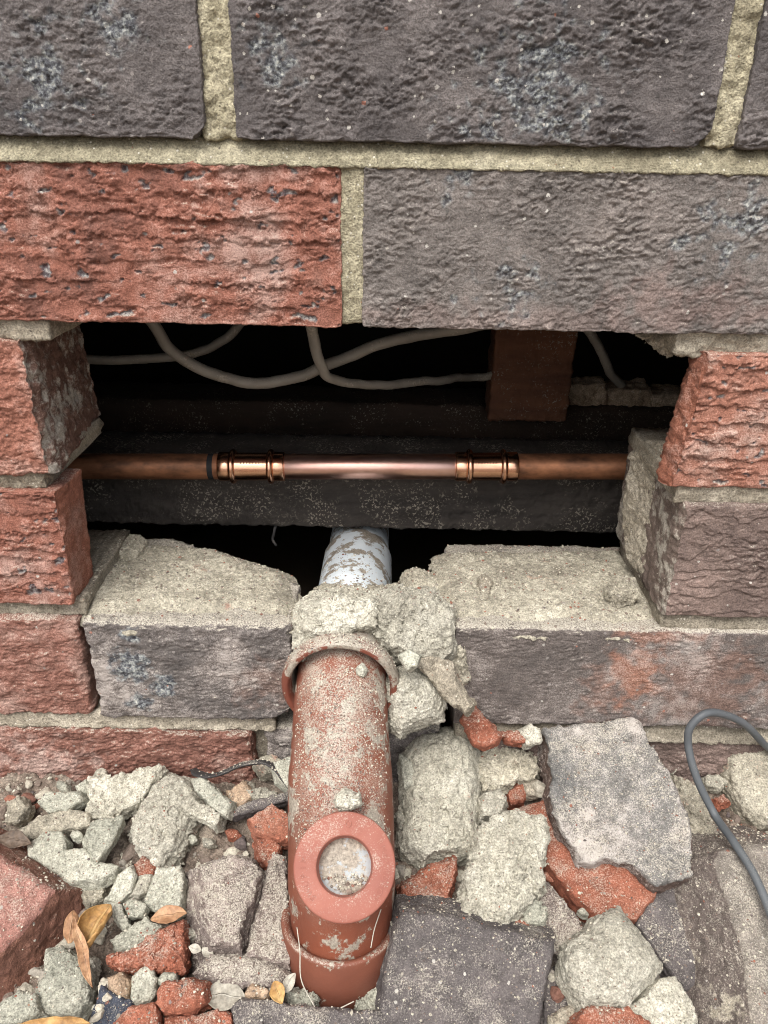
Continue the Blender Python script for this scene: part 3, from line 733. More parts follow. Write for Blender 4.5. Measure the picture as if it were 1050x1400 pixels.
def cable(name, label, pts, r, mat='cable', n=90, cat='cable', jit=.0004, seed=1, flat=.8, **k):
    P = spline([on_y(*p) for p in pts], n)
    P = P + .0012 * np.stack([fbm(P * 40, seed + q_, 2) for q_ in range(3)], 1)
    V, Q, t = sweep(P, r, 20, jit=jit, seed=seed, flat=flat, **k)
    return tag(wobj(name, V, Q, M[mat], tris=t), label, cat, 'electrical cables in the hole' if mat == 'cable' else None)
cable('electrical_cable', 'thick drooping cable loop under the red brick', [(170, 380, .15), (205, 436, .155), (245, 488, .16), (310, 518, .165), (380, 521, .17), (450, 498, .175), (540, 464, .18), (650, 446, .185), (760, 425, .19)], .0054)
cable('electrical_cable', 'cable bending down sharply below the mortar joint', [(424, 420, .135), (428, 460, .140), (438, 500, .145), (465, 522, .16), (520, 526, .18), (600, 520, .22), (650, 515, .262), (690, 512, .275)], .0043, seed=4)
cable('electrical_cable', 'dim cable running low at the left behind the thick loop', [(90, 492, .20), (150, 492, .20), (235, 488, .205), (290, 474, .21), (325, 446, .22), (350, 410, .23)], .0046, seed=7)
cable('electrical_cable', 'short pale cable right of the timber post', [(770, 425, .24), (806, 454, .24), (822, 482, .245), (834, 508, .25), (850, 525, .26)], .0046, seed=9)
cable('hanging_wire', 'tiny wire end hanging below the black beam', [(377, 715, .16), (374, 728, .155), (372, 738, .153), (377, 746, .15)], .0012, 'blackstrip', 24, 'wire')

# ------------------------------------------------------------------ copper pipe with two press couplings
yp = .133; zp = lambda x: .2429 + x * .0206
cop = thing('copper_pipe', 'copper water pipe with a bright new section joined by two ribbed couplings', 'copper pipe', (0, yp, zp(0) - .011))
axp = np.array([1, 0, .0206])
def cp(x): return np.array([x, yp, zp(x)])
def seg(name, x0, x1, prof, mat, parent, s=40):
    V, Q = lathe(cp(x0), axp, smooth_prof(prof, .0008), s); return wobj(name, V, Q, M[mat], parent, origin=cp(x0))
xa, xb, xc, xd = [on_y(p, 638, yp)[0] for p in (300, 390, 622, 707)]
R = .0096
seg('old_pipe', -.36, 0, [(0, 0), (0, R), (xa + .36 + .012, R), (xa + .36 + .012, 0)], 'oldcopper', cop)['label'] = 'tarnished left end of the pipe'
seg('new_pipe', xb - .010, 0, [(0, 0), (0, R), (xc - xb + .02, R), (xc - xb + .02, 0)], 'copper', cop)['label'] = 'bright new copper length'
seg('old_pipe', xd - .012, 0, [(0, 0), (0, R), (.36 - xd, R), (.36 - xd, 0)], 'oldcopper', cop)['label'] = 'tarnished right end of the pipe'
V, Q = lathe(cp(xa - .0075), axp, [(0, R + .00015), (.004, R + .00015)], 40); wobj('marker_band', V, Q, M['darkband'], cop, origin=cp(xa))
for x0, x1 in ((xa, xb), (xc, xd)):
    L = x1 - x0; R2 = R + .0013
    f = seg('press_coupling', x0, 0, [(0, R), (0, R2), (.0075, R2), (.0085, R2 - .0005), (L - .0085, R2 - .0005), (L - .0075, R2), (L, R2), (L, R)], 'fitting', cop)
    for xr in (x0 + .0105, x1 - .0105):
        prof = [(-.0024, R + .0004), (-.0022, R + .0020), (-.0011, R + .0031), (0, R + .0034), (.0011, R + .0031), (.0022, R + .0020), (.0024, R + .0004)]
        V, Q = lathe(cp(xr), axp, prof, 44); wobj('bead_ring', V, Q, M['fitting'], f, origin=cp(xr))
    for k in range(7):       # stamped marks
        xm = x0 + L * .36 + k * L * .045; th = -1.05
        p0 = cp(xm) + np.array([0, -cos(-th * .6), sin(-th * .6)]) * (R2 - .0003)
        V, Q = lathe(p0, (0, -cos(-th * .6), sin(-th * .6)), [(0, .0006), (.00035, .0005), (.00035, 0)], 6); wobj('stamp_mark', V, Q, M['fitting'], f, origin=p0)

# ------------------------------------------------------------------ white waste pipe
pA = np.array([-.0205, .30, .143]); pB = np.array([-.0205, .012, .162])
V, Q, t = sweep(np.linspace(pA, pB, 60), np.interp(np.linspace(0, 1, 60), [0, .5, .52, 1], [.0250, .0250, .0275, .0275]), 72, jit=.0005, seed=6)
tag(wobj('waste_pipe', V, Q, M['white'], origin=pB, tris=t), 'white plastic waste pipe smeared with mortar below the beam', 'pipe')
d = (pB - pA) / np.linalg.norm(pB - pA)

# ------------------------------------------------------------------ terracotta drain
dr = thing('drain_pipe', 'terracotta plastic drain pipe coming out of the wall and turning down into the rubble', 'drain pipe', (-.022, -.08, .0))
X0 = -.0245
path = spline([(X0 + .0, .028, .166), (X0, .004, .163), (X0 + .0004, -.024, .150), (X0 + .002, -.058, .119), (X0 + .0040, -.085, .086), (X0 + .0044, -.098, .052), (X0 + .0040, -.103, .005), (X0 + .0040, -.104, -.03)], 150)
rad = np.interp(np.linspace(0, 1, 150), [0, .2, .34, .42, .62, .70, 1], [.0275, .0278, .0290, .0306, .0308, .0290, .0284])
V, Q, t = sweep(path, rad, 72, jit=.0002); wobj('tube', V, Q, M['terra'], dr, origin=path[75], tris=t)
ca = np.array([0, -cos(radians(3)), -sin(radians(3))]); cp0 = np.array([X0, .022, .164])
V, Q = lathe(cp0, ca, smooth_prof([(0, .0296), (.030, .0300), (.034, .0318), (.036, .0352), (.041, .0362), (.046, .0352), (.0475, .0330), (.046, .0306), (.03, .0295)], .0012), 80)
wobj('collar', V, Q, M['collar'], dr, origin=cp0)
# branch with its inspection cap
cc = on_y(471, 1184, -.121); nrm = CAM - cc; nrm[0] *= .4; nrm /= np.linalg.norm(nrm)
RC = .0262
V, Q = lathe(cc - nrm * .05, nrm, smooth_prof([(0, .0225), (.034, .0232), (.0345, .0256), (.0415, .0258), (.0415, .022)], .0007), 72)
wobj('branch', V, Q, M['terraclean'], dr, origin=cc - nrm * .05)
V, Q = lathe(cc - nrm * .008, nrm, smooth_prof([(0, .0235), (.001, RC - .0002), (.0068, RC), (.0078, RC - .0005), (.0080, .0148), (.0074, .0142), (-.004, .0136), (-.004, .0)], .0007), 96)
capo = wobj('inspection_cap', V, Q, M['cap'], dr, origin=cc)
V, Q = lathe(cc - nrm * .0115, nrm, [(0, .0141), (.0006, .0138), (.0012, .010), (.0009, .006), (.0012, .0)], 48); wobj('inset_disc', V, Q, M['capin'], capo, origin=cc)
e1 = np.cross(np.array([0, 0, 1.0]), nrm); e1 = -e1 / np.linalg.norm(e1); e1 = e1 if e1[0] > 0 else -e1; e2 = np.cross(nrm, e1); e2 = e2 if e2[2] > 0 else -e2
V, Q = lathe(cc + e2 * .0200 + e1 * .0016, nrm, [(0, .0017), (.0003, .0017), (.0003, .0010), (0, .0010)], 24); wobj('moulded_ring', V, Q, M['cap'], capo, origin=cc)
def ring_text(txt, a0, a1, flip):
    for i, ch in enumerate(txt):
        a = a0 + (a1 - a0) * i / (len(txt) - 1)
        cu = bpy.data.curves.new('moulded_letter', 'FONT'); cu.body = ch; cu.size = .0042; cu.extrude = .00028; cu.align_x = 'CENTER'; cu.align_y = 'CENTER'
        tmp = bpy.data.objects.new('letter_outline', cu); COL.objects.link(tmp); me = bpy.data.meshes.new_from_object(tmp); bpy.data.objects.remove(tmp); me.materials.clear()
        o = link('moulded_letter', me, M['cap'], capo, cc)
        rdir = cos(a) * e1 + sin(a) * e2; up_ = rdir if not flip else -rdir; xa_ = np.cross(up_, nrm)
        pos = cc + rdir * .0212 + nrm * .00002 - cc
        o.matrix_local = Matrix(((xa_[0], up_[0], nrm[0], pos[0]), (xa_[1], up_[1], nrm[1], pos[1]), (xa_[2], up_[2], nrm[2], pos[2]), (0, 0, 0, 1)))
ring_text('SWUPIMI', pi + .75, pi - .32, False); ring_text('RMAVIDEOR', .55, -.75, False)
# lower coupling
ld = np.array([-.012, -.10, -1.0]); lp = np.array([X0 + .0040, -.0975, .0600])
V, Q = lathe(lp, ld, smooth_prof([(.006, .0272), (.0015, .0296), (.0, .0318), (.0002, .0334), (.0016, .0342), (.040, .0338), (.0425, .0324), (.0425, .0280)], .0006), 80)
wobj('coupling', V, Q, M['terraclean'], dr, origin=lp)

# ------------------------------------------------------------------ mortar left on and round the ledge (parts of the wall)
def wall_mortar(poly, P, n, th, mat='bed', **k):
    bn[0] += 1
    V, Q, at = chunk_mesh(poly, np.asarray(P, float), n, th, seed=bn[0] * 1.7, **k)
    return wobj('mortar_bed', V, Q, M[mat], wall, attrs=at, smooth=False)
ZL = CB(5) + BH + .0028
PL = (0, .05, ZL)
wall_mortar([(120, 830), (180, 836), (220, 824), (270, 834), (330, 828), (392, 838), (400, 815), (388, 778), (350, 766), (312, 754), (288, 746), (210, 741), (165, 752), (128, 742), (118, 790)], PL, (0, 0, 1), .010, rough=.9, rnd=.002, taper=1.4, facets=0, res=.0011)
wall_mortar([(628, 842), (680, 836), (720, 846), (780, 838), (840, 848), (894, 842), (898, 820), (865, 770), (846, 748), (780, 749), (720, 752), (660, 750), (606, 752), (604, 790), (616, 830)], PL, (0, 0, 1), .010, rough=.9, rnd=.002, taper=1.4, facets=0, res=.0011)
wall_mortar([(848, 700), (860, 620), (878, 602), (925, 606), (930, 680), (905, 840), (880, 800), (852, 760)], on_y(890, 720, .045), (-1, -.25, .05), .008, 'jointg', rough=1.1, rnd=.003, res=.0012)
wall_mortar([(868, 456), (960, 462), (958, 482), (925, 490), (905, 488), (890, 474)], on_y(915, 470, .020), (-.3, -1, -.3), .03, 'jointg', rough=1.6, rnd=.003)
# the packing round the pipe where it leaves the wall
wall_mortar([(399, 852), (404, 826), (430, 812), (470, 806), (512, 812), (526, 834), (518, 862), (478, 872), (440, 880), (404, 872)], on_y(460, 842, -.006), (0, -.75, .65), .05, 'pale', rough=1.5, rnd=.002, taper=.3, facets=9)
wall_mortar([(508, 830), (535, 808), (600, 806), (628, 830), (632, 890), (612, 915), (566, 905), (530, 892), (510, 866)], on_y(568, 850, -.004), (.1, -.75, .65), .05, 'pale', rough=1.6, rnd=.002, taper=.3, facets=9)
wall_mortar([(394, 818), (440, 795), (540, 792), (612, 796), (620, 830), (560, 850), (440, 850)], on_z(510, 818, ZL - .012), (0, -.15, 1), .045, 'bed', rough=1.7, rnd=.003, taper=.3)
wall_mortar([(400, 864), (416, 866), (424, 884), (414, 900), (402, 892)], on_y(411, 880, -.014), (0, -.8, .6), .014, 'pale', rough=1.2)
wall_mortar([(552, 886), (590, 896), (632, 880), (640, 930), (622, 960), (590, 940), (560, 918)], on_y(596, 915, -.006), (-.1, -.9, .3), .03, 'bed', rough=1.6, rnd=.002, taper=.2, facets=9)

# ------------------------------------------------------------------ rubble, piece by piece
cn_ = [0]
def chunk(name, label, cat, mat, poly, lift=0.0, n=(0, 0), th=.016, Y=None, group=None, **k):
    """poly: outline of the top face in photo pixels; lift above the pile's mean slope; n: sideways and backward tilt"""
    cn_[0] += 1
    nn_ = PILE_N + np.array([n[0], n[1], 0]); nn_ = nn_ / np.linalg.norm(nn_)
    c = np.mean(poly, axis=0)
    if Y is None: P = on_pl(c[0], c[1], PILE_P + PILE_N * lift, PILE_N)
    else: P = on_y(c[0], c[1], Y)
    k.setdefault('grow', 1.05); k.setdefault('rough', .75)
    if mat == 'grey' and k['rough'] <= 1: k['rough'] *= .75; k.setdefault('facets', 4)
    V, Q, at = chunk_mesh(poly, P, nn_, th, seed=cn_[0] * 2.3, **k)
    return tag(wobj(name, V, Q, M[mat], attrs=at, smooth=False), label, cat, group)
MC = 'mortar chunk'; BB = 'broken brick'
# -- left of the drain
chunk('broken_brick', 'large pink faced brick half at the lower left corner', BB, 'pink', [(-70, 1112), (0, 1150), (97, 1208), (70, 1248), (40, 1285), (0, 1318), (-80, 1345)], .030, (.25, -.1), .045, rough=.7, taper=.55, rnd=.002)
chunk('mortar_chunk', 'flat C shaped grey mortar piece beside the pink brick half', MC, 'grey', [(39, 1152), (60, 1138), (83, 1135), (92, 1147), (90, 1161), (114, 1159), (133, 1178), (158, 1180), (152, 1192), (129, 1202), (95, 1204), (69, 1185), (40, 1169)], .012, (0, 0), .012)
chunk('mortar_chunk', 'long mortar piece stained red at its right end above the C shaped piece', MC, 'bed', [(24, 1138), (48, 1119), (90, 1107), (119, 1111), (121, 1128), (95, 1132), (79, 1135), (40, 1147), (26, 1145)], .008, (0, -.1), .014)
chunk('mortar_chunk', 'wedge of grey mortar with a pale top edge near the wall', MC, 'grey', [(51, 1095), (62, 1084), (105, 1083), (113, 1095), (90, 1108), (64, 1111)], .012, (0, -.5), .014, rough=.8)
chunk('mortar_chunk', 'big flat cream mortar slab leaning on the low red brick', MC, 'cream', [(124, 1064), (152, 1061), (186, 1054), (214, 1047), (219, 1052), (210, 1066), (181, 1102), (152, 1116), (119, 1119), (121, 1095)], .010, (0, -.25), .014, rough=1.2)
chunk('mortar_chunk', 'rounded lump of pale mortar right of the cream slab', MC, 'pale', [(224, 1054), (260, 1058), (276, 1092), (256, 1124), (240, 1156), (218, 1172), (192, 1156), (176, 1128), (192, 1092), (208, 1068)], .012, (0, 0), .024, dome=.009, rnd=.006, rough=1.5)
chunk('mortar_chunk', 'smooth grey mortar sliver lying across the rounded lump', MC, 'grey', [(262, 1066), (276, 1062), (316, 1098), (308, 1114), (298, 1110), (266, 1080)], .022, (-.2, -.2), .010, rough=.7)
chunk('mortar_chunk', 'small mortar wedge tucked under the smooth grey sliver', MC, 'pale', [(244, 1096), (260, 1088), (298, 1112), (294, 1126), (256, 1112)], .020, (0, -.2), .010, rough=.9)
chunk('mortar_chunk', 'pointed grey mortar shard with a bright ridge beside the rounded lump', MC, 'grey', [(117, 1142), (126, 1123), (167, 1114), (169, 1120), (152, 1154), (133, 1179), (126, 1169)], .016, (.3, -.1), .012, rough=.7)
chunk('mortar_chunk', 'mortar bit half hidden below the C shaped piece', MC, 'bed', [(98, 1205), (143, 1202), (139, 1226), (119, 1238)], .002, (0, 0), .012)
chunk('mortar_chunk', 'upright grey shard above the yellow leaf', MC, 'grey', [(143, 1230), (162, 1195), (179, 1183), (185, 1195), (179, 1218), (162, 1233)], .010, (.1, -.1), .010, rough=.8)
chunk('brick_fragment', 'small orange brick crumb between grey mortar shards', BB, 'orange', [(183, 1180), (195, 1172), (212, 1183), (210, 1192), (190, 1196)], .006, (0, -.1), .010)
chunk('mortar_chunk', 'thin mortar flake under the orange crumb', MC, 'pale', [(190, 1197), (210, 1195), (205, 1211), (190, 1225), (179, 1223)], .006, (0, 0), .010)
chunk('mortar_chunk', 'broad grey shard standing left of the dusty brick', MC, 'grey', [(214, 1188), (245, 1185), (250, 1197), (248, 1212), (246, 1244), (224, 1250), (196, 1230), (208, 1208)], .012, (0, -.1), .012, rough=.9)
chunk('mortar_chunk', 'narrow grey fragment right of the yellow leaf', MC, 'grey', [(150, 1233), (164, 1233), (169, 1246), (177, 1263), (171, 1271), (160, 1260)], .009, (0, 0), .009, rough=.8)
chunk('mortar_chunk', 'small round grey fragment below the broad shard', MC, 'grey', [(168, 1235), (183, 1228), (200, 1239), (195, 1249), (176, 1251)], .010, (0, -.1), .009, rough=.8)
chunk('mortar_chunk', 'jagged grey piece touching the orange brick wedge', MC, 'grey', [(152, 1283), (176, 1268), (198, 1252), (205, 1260), (220, 1265), (210, 1280), (181, 1294), (162, 1300)], .010, (0, 0), .010)
chunk('brick_fragment', 'orange brick wedge with a straight right edge', BB, 'orange', [(150, 1306), (186, 1299), (202, 1280), (248, 1259), (250, 1291), (249, 1325), (214, 1320), (171, 1320)], .018, (.1, -.15), .018, rough=1.2)
chunk('broken_brick', 'dusty dark brick block standing left of the drain', BB, 'dusty', [(268, 1182), (290, 1172), (320, 1164), (348, 1168), (362, 1192), (352, 1228), (338, 1260), (332, 1296), (286, 1292), (272, 1244)], .026, (-.05, -.05), .034, rough=.9, taper=.35, shear=(.25, 0))
chunk('broken_brick', 'plum brick piece squeezed between the dusty block and the drain', BB, 'dusty', [(364, 1192), (374, 1168), (390, 1172), (396, 1260), (396, 1316), (340, 1302), (346, 1258), (358, 1226)], .018, (.15, 0), .028, rough=1.0)
chunk('broken_brick', 'long dark brick strip lying below the dusty block', BB, 'dusty', [(266, 1330), (288, 1304), (344, 1306), (394, 1332), (384, 1352), (320, 1350), (272, 1344)], .018, (0, -.3), .020, rough=.9, rnd=.005)
chunk('brick_fragment', 'orange brick chunk high against the left of the drain', BB, 'orange', [(342, 1118), (372, 1100), (398, 1118), (398, 1150), (380, 1148), (350, 1140)], .022, (.1, -.25), .018)
chunk('brick_fragment', 'smaller orange brick chunk just below the high one', BB, 'orange', [(350, 1146), (368, 1145), (384, 1158), (370, 1184), (354, 1172)], .016, (.15, -.2), .014)
chunk('mortar_chunk', 'smooth grey stone wedged between wall and drain', MC, 'grey', [(376, 1042), (402, 1032), (405, 1060), (396, 1078), (380, 1064)], .026, (.2, -.3), .014, rough=.6)
chunk('mortar_chunk', 'tan pink stone under the black strip', MC, 'tan', [(310, 1082), (332, 1068), (345, 1084), (336, 1100), (318, 1106)], .012, (0, -.2), .012, rough=.8)
chunk('mortar_chunk', 'pale stone right of the tan pink stone', MC, 'pale', [(338, 1080), (360, 1076), (378, 1085), (354, 1098)], .014, (0, -.2), .010, rough=.8)
chunk('broken_brick', 'thin charcoal slab below the black strip', BB, 'char', [(312, 1110), (340, 1096), (394, 1082), (394, 1094), (342, 1110), (318, 1116)], .017, (0, -.35), .012, rough=.6)
chunk('mortar_chunk', 'reddish mortar lump near the wall above the grey stone', MC, 'bed', [(346, 1042), (372, 1030), (386, 1040), (378, 1056), (356, 1054)], .010, (0, -.2), .014)
chunk('mortar_chunk', 'large smooth grey green mortar block near the bottom left', MC, 'grey', [(60, 1296), (81, 1293), (107, 1308), (119, 1327), (117, 1365), (102, 1384), (60, 1384), (45, 1358), (57, 1332)], .016, (0, -.1), .020, rough=.9, rnd=.005)
chunk('mortar_chunk', 'rough grey mortar block at the very bottom left corner', MC, 'grey', [(-10, 1380), (24, 1353), (45, 1358), (55, 1384), (14, 1402), (-14, 1402)], .020, (0, -.1), .018)
chunk('mortar_chunk', 'small grey chip right of the large grey green block', MC, 'pale', [(114, 1306), (131, 1308), (128, 1324), (122, 1336)], .008, (0, 0), .010)
chunk('mortar_chunk', 'round pale stone above the blue black stone', MC, 'tan', [(145, 1336), (167, 1327), (177, 1339), (174, 1368), (162, 1370), (147, 1352)], .014, (0, -.1), .014, dome=.004, rough=.7)
chunk('rubble_stone', 'blue black stone at the bottom edge left of the red chunks', 'stone', 'bluish', [(126, 1387), (138, 1349), (157, 1360), (181, 1370), (172, 1392), (152, 1408), (128, 1408)], .014, (0, -.1), .014, rough=.6)
chunk('mortar_chunk', 'tall grey shard left of the upper red chunk', MC, 'grey', [(181, 1336), (207, 1313), (213, 1339), (212, 1356), (205, 1368), (180, 1370)], .014, (.2, -.1), .014, rough=.8)
chunk('mortar_chunk', 'grey pebble below the orange brick wedge', MC, 'grey', [(214, 1338), (224, 1328), (240, 1330), (240, 1342), (224, 1348)], .012, (0, 0), .010, rough=.6)
chunk('brick_fragment', 'upper red brick chunk of the group at the bottom', BB, 'orange', [(212, 1372), (221, 1343), (260, 1339), (280, 1344), (279, 1368), (255, 1384), (224, 1384)], .026, (0, -.2), .020, dome=.003)
chunk('brick_fragment', 'left red brick chunk cut by the bottom edge', BB, 'orange', [(150, 1404), (176, 1377), (210, 1370), (216, 1382), (218, 1410), (190, 1422)], .024, (.15, -.1), .020)
chunk('brick_fragment', 'right red brick chunk below the upper one at the bottom edge', BB, 'orange', [(224, 1390), (279, 1386), (295, 1377), (314, 1384), (318, 1410), (270, 1424), (228, 1412)], .018, (0, -.1), .020)
chunk('broken_brick', 'dark grey brick slab along the bottom edge under the drain', BB, 'char', [(318, 1375), (333, 1364), (367, 1366), (402, 1373), (450, 1378), (515, 1380), (535, 1396), (525, 1440), (330, 1440)], .018, (0, -.15), .026, rough=.8)
chunk('mortar_chunk', 'tan chip lying on the dark slab at the bottom', MC, 'tan', [(335, 1358), (345, 1344), (369, 1353), (362, 1366)], .018, (0, 0), .007, rough=.5)
chunk('mortar_chunk', 'grey crumbly mortar heap left under the drain coupling', MC, 'grey', [(398, 1358), (416, 1352), (430, 1366), (428, 1380), (402, 1376)], .010, (0, -.1), .016, rough=1.5)
chunk('mortar_chunk', 'grey crumbly mortar heap right under the drain coupling', MC, 'grey', [(486, 1368), (516, 1350), (528, 1360), (520, 1382), (492, 1386)], .006, (0, -.1), .016, rough=1.5)
chunk('mortar_chunk', 'small mortar clod left against the wall above the pink brick', MC, 'bed', [(8, 1098), (24, 1088), (36, 1104), (20, 1126), (8, 1122)], .006, (0, -.3), .014)
chunk('mortar_chunk', 'small flake of mortar between the wedge and the cream slab', MC, 'grey', [(102, 1074), (118, 1066), (124, 1080), (112, 1092)], .006, (0, -.3), .010)
# -- right of the drain
chunk('mortar_chunk', 'tall cream mortar cast shaped like a half tube', MC, 'cream', [(553, 1030), (573, 1000), (608, 990), (638, 996), (653, 1016), (655, 1132), (648, 1160), (616, 1168), (585, 1176), (556, 1152), (550, 1136), (556, 1100)], .024, (0, -.25), .030, dome=.014, rnd=.006, rough=1.4, hole=((.002, -.049, -.006), .017))
chunk('mortar_chunk', 'craggy cream mortar slab below and right of the half tube', MC, 'cream', [(657, 1130), (699, 1110), (741, 1117), (750, 1126), (744, 1160), (738, 1176), (744, 1204), (718, 1234), (686, 1260), (634, 1246), (642, 1209), (652, 1163)], .032, (0, -.1), .024, rough=1.8, dome=.004)
chunk('brick_fragment', 'orange brick chunk under the half tube', BB, 'orange', [(549, 1211), (589, 1184), (623, 1172), (623, 1193), (610, 1235), (566, 1243), (550, 1226)], .016, (0, -.35), .018, rough=.8)
chunk('broken_brick', 'large speckled charcoal brick at the bottom beside the drain', BB, 'char', [(552, 1246), (594, 1248), (640, 1256), (700, 1274), (757, 1288), (752, 1320), (733, 1420), (690, 1470), (540, 1470), (518, 1400), (534, 1300)], .026, (0, -.6), .032, rough=.8, rnd=.002, taper=.2, facets=5)
chunk('mortar_chunk', 'knobbly mortar lump right of the top of the half tube', MC, 'bed', [(659, 1030), (675, 1018), (691, 1020), (726, 1034), (735, 1050), (718, 1062), (690, 1072), (665, 1077), (659, 1056)], .018, (0, -.3), .018, rough=2.0)
chunk('mortar_chunk', 'small pale piece between the half tube and the grey slab', MC, 'pale', [(661, 1085), (684, 1078), (693, 1094), (686, 1112), (660, 1116)], .020, (0, -.2), .014)
chunk('mortar_chunk', 'rounded mortar blob beside the drain collar', MC, 'pale', [(531, 934), (551, 916), (574, 914), (604, 946), (608, 964), (603, 984), (572, 994), (548, 1006), (533, 990)], 0, (0, -1.0), .026, Y=-.030, dome=.008, rnd=.008, rough=1.4)
chunk('mortar_chunk', 'slanting grey mortar splinter leaning on the wall by the drain', MC, 'jointg', [(568, 908), (582, 897), (617, 906), (622, 933), (644, 962), (636, 974), (606, 953), (586, 926)], 0, (-.3, -1.0), .012, Y=-.026, rough=.9)
chunk('mortar_chunk', 'small smooth flake above the rounded blob', MC, 'grey', [(546, 896), (560, 888), (576, 896), (570, 910), (558, 916)], 0, (0, -.8), .008, Y=-.032, rough=.6)
chunk('brick_fragment', 'sharp orange brick splinter under the slanting mortar splinter', BB, 'orange', [(632, 984), (644, 964), (662, 982), (684, 1006), (678, 1014), (660, 1022), (648, 1016)], 0, (-.2, -.7), .014, Y=-.022, rough=.8)
chunk('brick_fragment', 'small red brick crumb behind the knobbly lump', BB, 'orange', [(684, 1002), (706, 998), (726, 1008), (712, 1016), (694, 1014)], 0, (0, -.5), .010, Y=-.012)
chunk('mortar_chunk', 'pale pebble in the corner left of the grey slab', MC, 'pale', [(712, 1000), (726, 992), (740, 998), (740, 1014), (722, 1018)], 0, (0, -.6), .012, Y=-.012, rough=.8)
chunk('mortar_chunk', 'narrow grey flake between drain and half tube', MC, 'grey', [(545, 1030), (558, 1036), (569, 1049), (565, 1068), (552, 1076), (548, 1050)], .024, (-.3, -.1), .010, rough=.7)
chunk('mortar_chunk', 'little mortar crumb at the lower left of the half tube', MC, 'pale', [(541, 1110), (550, 1106), (556, 1120), (548, 1128)], .016, (0, 0), .008)
chunk('broken_brick', 'large grey faced brick slab propped against the wall', BB, 'slab', [(742, 999), (796, 994), (866, 983), (876, 992), (890, 1022), (925, 1077), (943, 1140), (942, 1194), (892, 1210), (874, 1190), (860, 1178), (831, 1171), (812, 1177), (792, 1176), (785, 1155), (769, 1140), (758, 1108), (754, 1090), (757, 1058), (750, 1019)], .036, (-.12, -.32), .032, rough=1.0, rnd=.0012, facets=2)
chunk('broken_brick', 'orange brick piece beneath the grey faced slab', BB, 'orange', [(706, 1106), (756, 1090), (830, 1120), (905, 1170), (894, 1222), (868, 1252), (818, 1253), (778, 1214), (744, 1175)], .014, (-.05, -.1), .024, rough=.7)
chunk('broken_brick', 'dark dusty slab right below the orange brick piece', BB, 'char', [(872, 1262), (892, 1226), (926, 1200), (946, 1270), (958, 1340), (938, 1354), (906, 1310)], .006, (.1, -.1), .018, rough=.6)
chunk('broken_brick', 'large mortar crusted brick at the lower right edge', BB, 'buff', [(958, 1166), (984, 1142), (1060, 1130), (1120, 1150), (1120, 1440), (1016, 1440), (1000, 1300), (976, 1220)], .030, (.15, -.1), .045, rough=.8, taper=.62, rnd=.0015, facets=2, grow=1.0)
chunk('mortar_chunk', 'rounded pale mortar block at the bottom right', MC, 'pale', [(778, 1313), (784, 1286), (812, 1268), (822, 1250), (850, 1240), (874, 1268), (908, 1314), (894, 1335), (856, 1374), (806, 1370), (784, 1338)], .034, (0, -.15), .028, rough=.9, rnd=.006, dome=.004)
chunk('mortar_chunk', 'pale mortar piece below the rounded block at the bottom edge', MC, 'pale', [(859, 1384), (906, 1338), (926, 1336), (946, 1370), (962, 1420), (880, 1430)], .022, (.1, -.1), .020, rough=.8)
chunk('brick_fragment', 'orange and brown brick piece at the bottom edge under the rounded block', BB, 'orange', [(784, 1404), (808, 1379), (858, 1376), (888, 1398), (892, 1430), (790, 1430)], .026, (0, -.2), .020, rough=.8)
chunk('broken_brick', 'plum brick piece between the charcoal brick and the rounded block', BB, 'dusty', [(702, 1222), (742, 1200), (775, 1235), (797, 1268), (792, 1296), (768, 1310), (728, 1276), (704, 1262)], .008, (-.1, -.1), .024, rough=.8)
chunk('brick_fragment', 'flat orange chip below the craggy cream slab', BB, 'orange', [(690, 1262), (712, 1258), (734, 1268), (728, 1276), (700, 1274)], .018, (0, -.2), .007, rough=.6)
chunk('mortar_chunk', 'grey crumb stuck at the right of the craggy cream slab', MC, 'grey', [(716, 1246), (728, 1232), (746, 1240), (744, 1256), (726, 1262)], .020, (0, 0), .010, rough=1.3)
chunk('mortar_chunk', 'big rounded mortar block under the grey cable at the right edge', MC, 'bed', [(1000, 1036), (1016, 1018), (1060, 1004), (1100, 1040), (1100, 1130), (1050, 1128), (1028, 1114), (1008, 1074)], .014, (0, -.45), .034, rnd=.008, rough=.9)
chunk('rubble_stone', 'dark mossy stone below the rounded block in the lower right', 'stone', 'char', [(744, 1330), (770, 1318), (786, 1350), (800, 1380), (784, 1410), (744, 1404)], .004, (0, -.1), .018, rough=1.0)
chunk('mortar_chunk', 'grey mortar piece in the bottom gap right of the charcoal brick', MC, 'jointg', [(752, 1392), (778, 1376), (806, 1384), (790, 1412), (756, 1418)], .008, (0, -.1), .016, rough=.9)
chunk('brick_fragment', 'reddish brick bit beside the pebble under the knobbly lump', BB, 'orange', [(694, 1084), (708, 1068), (722, 1076), (716, 1094), (700, 1098)], .006, (0, -.2), .012)
chunk('rubble_stone', 'small grey pebble under the knobbly lump', 'stone', 'jointg', [(716, 1070), (730, 1062), (740, 1072), (738, 1086), (722, 1086)], .010, (0, -.2), .010, rough=.5)
chunk('mortar_chunk', 'small flat flake right of the grey slab near the wall', MC, 'pale', [(918, 1040), (928, 1030), (936, 1044), (922, 1056)], .006, (0, -.4), .008, rough=.7)
chunk('mortar_chunk', 'pale crumb inside the loop of the grey cable', MC, 'pale', [(966, 1062), (984, 1058), (1000, 1068), (984, 1078), (968, 1074)], .004, (0, -.3), .010)
chunk('brick_fragment', 'red crumb inside the loop of the grey cable', BB, 'orange', [(978, 1090), (990, 1086), (998, 1096), (986, 1102)], .004, (0, -.2), .008)
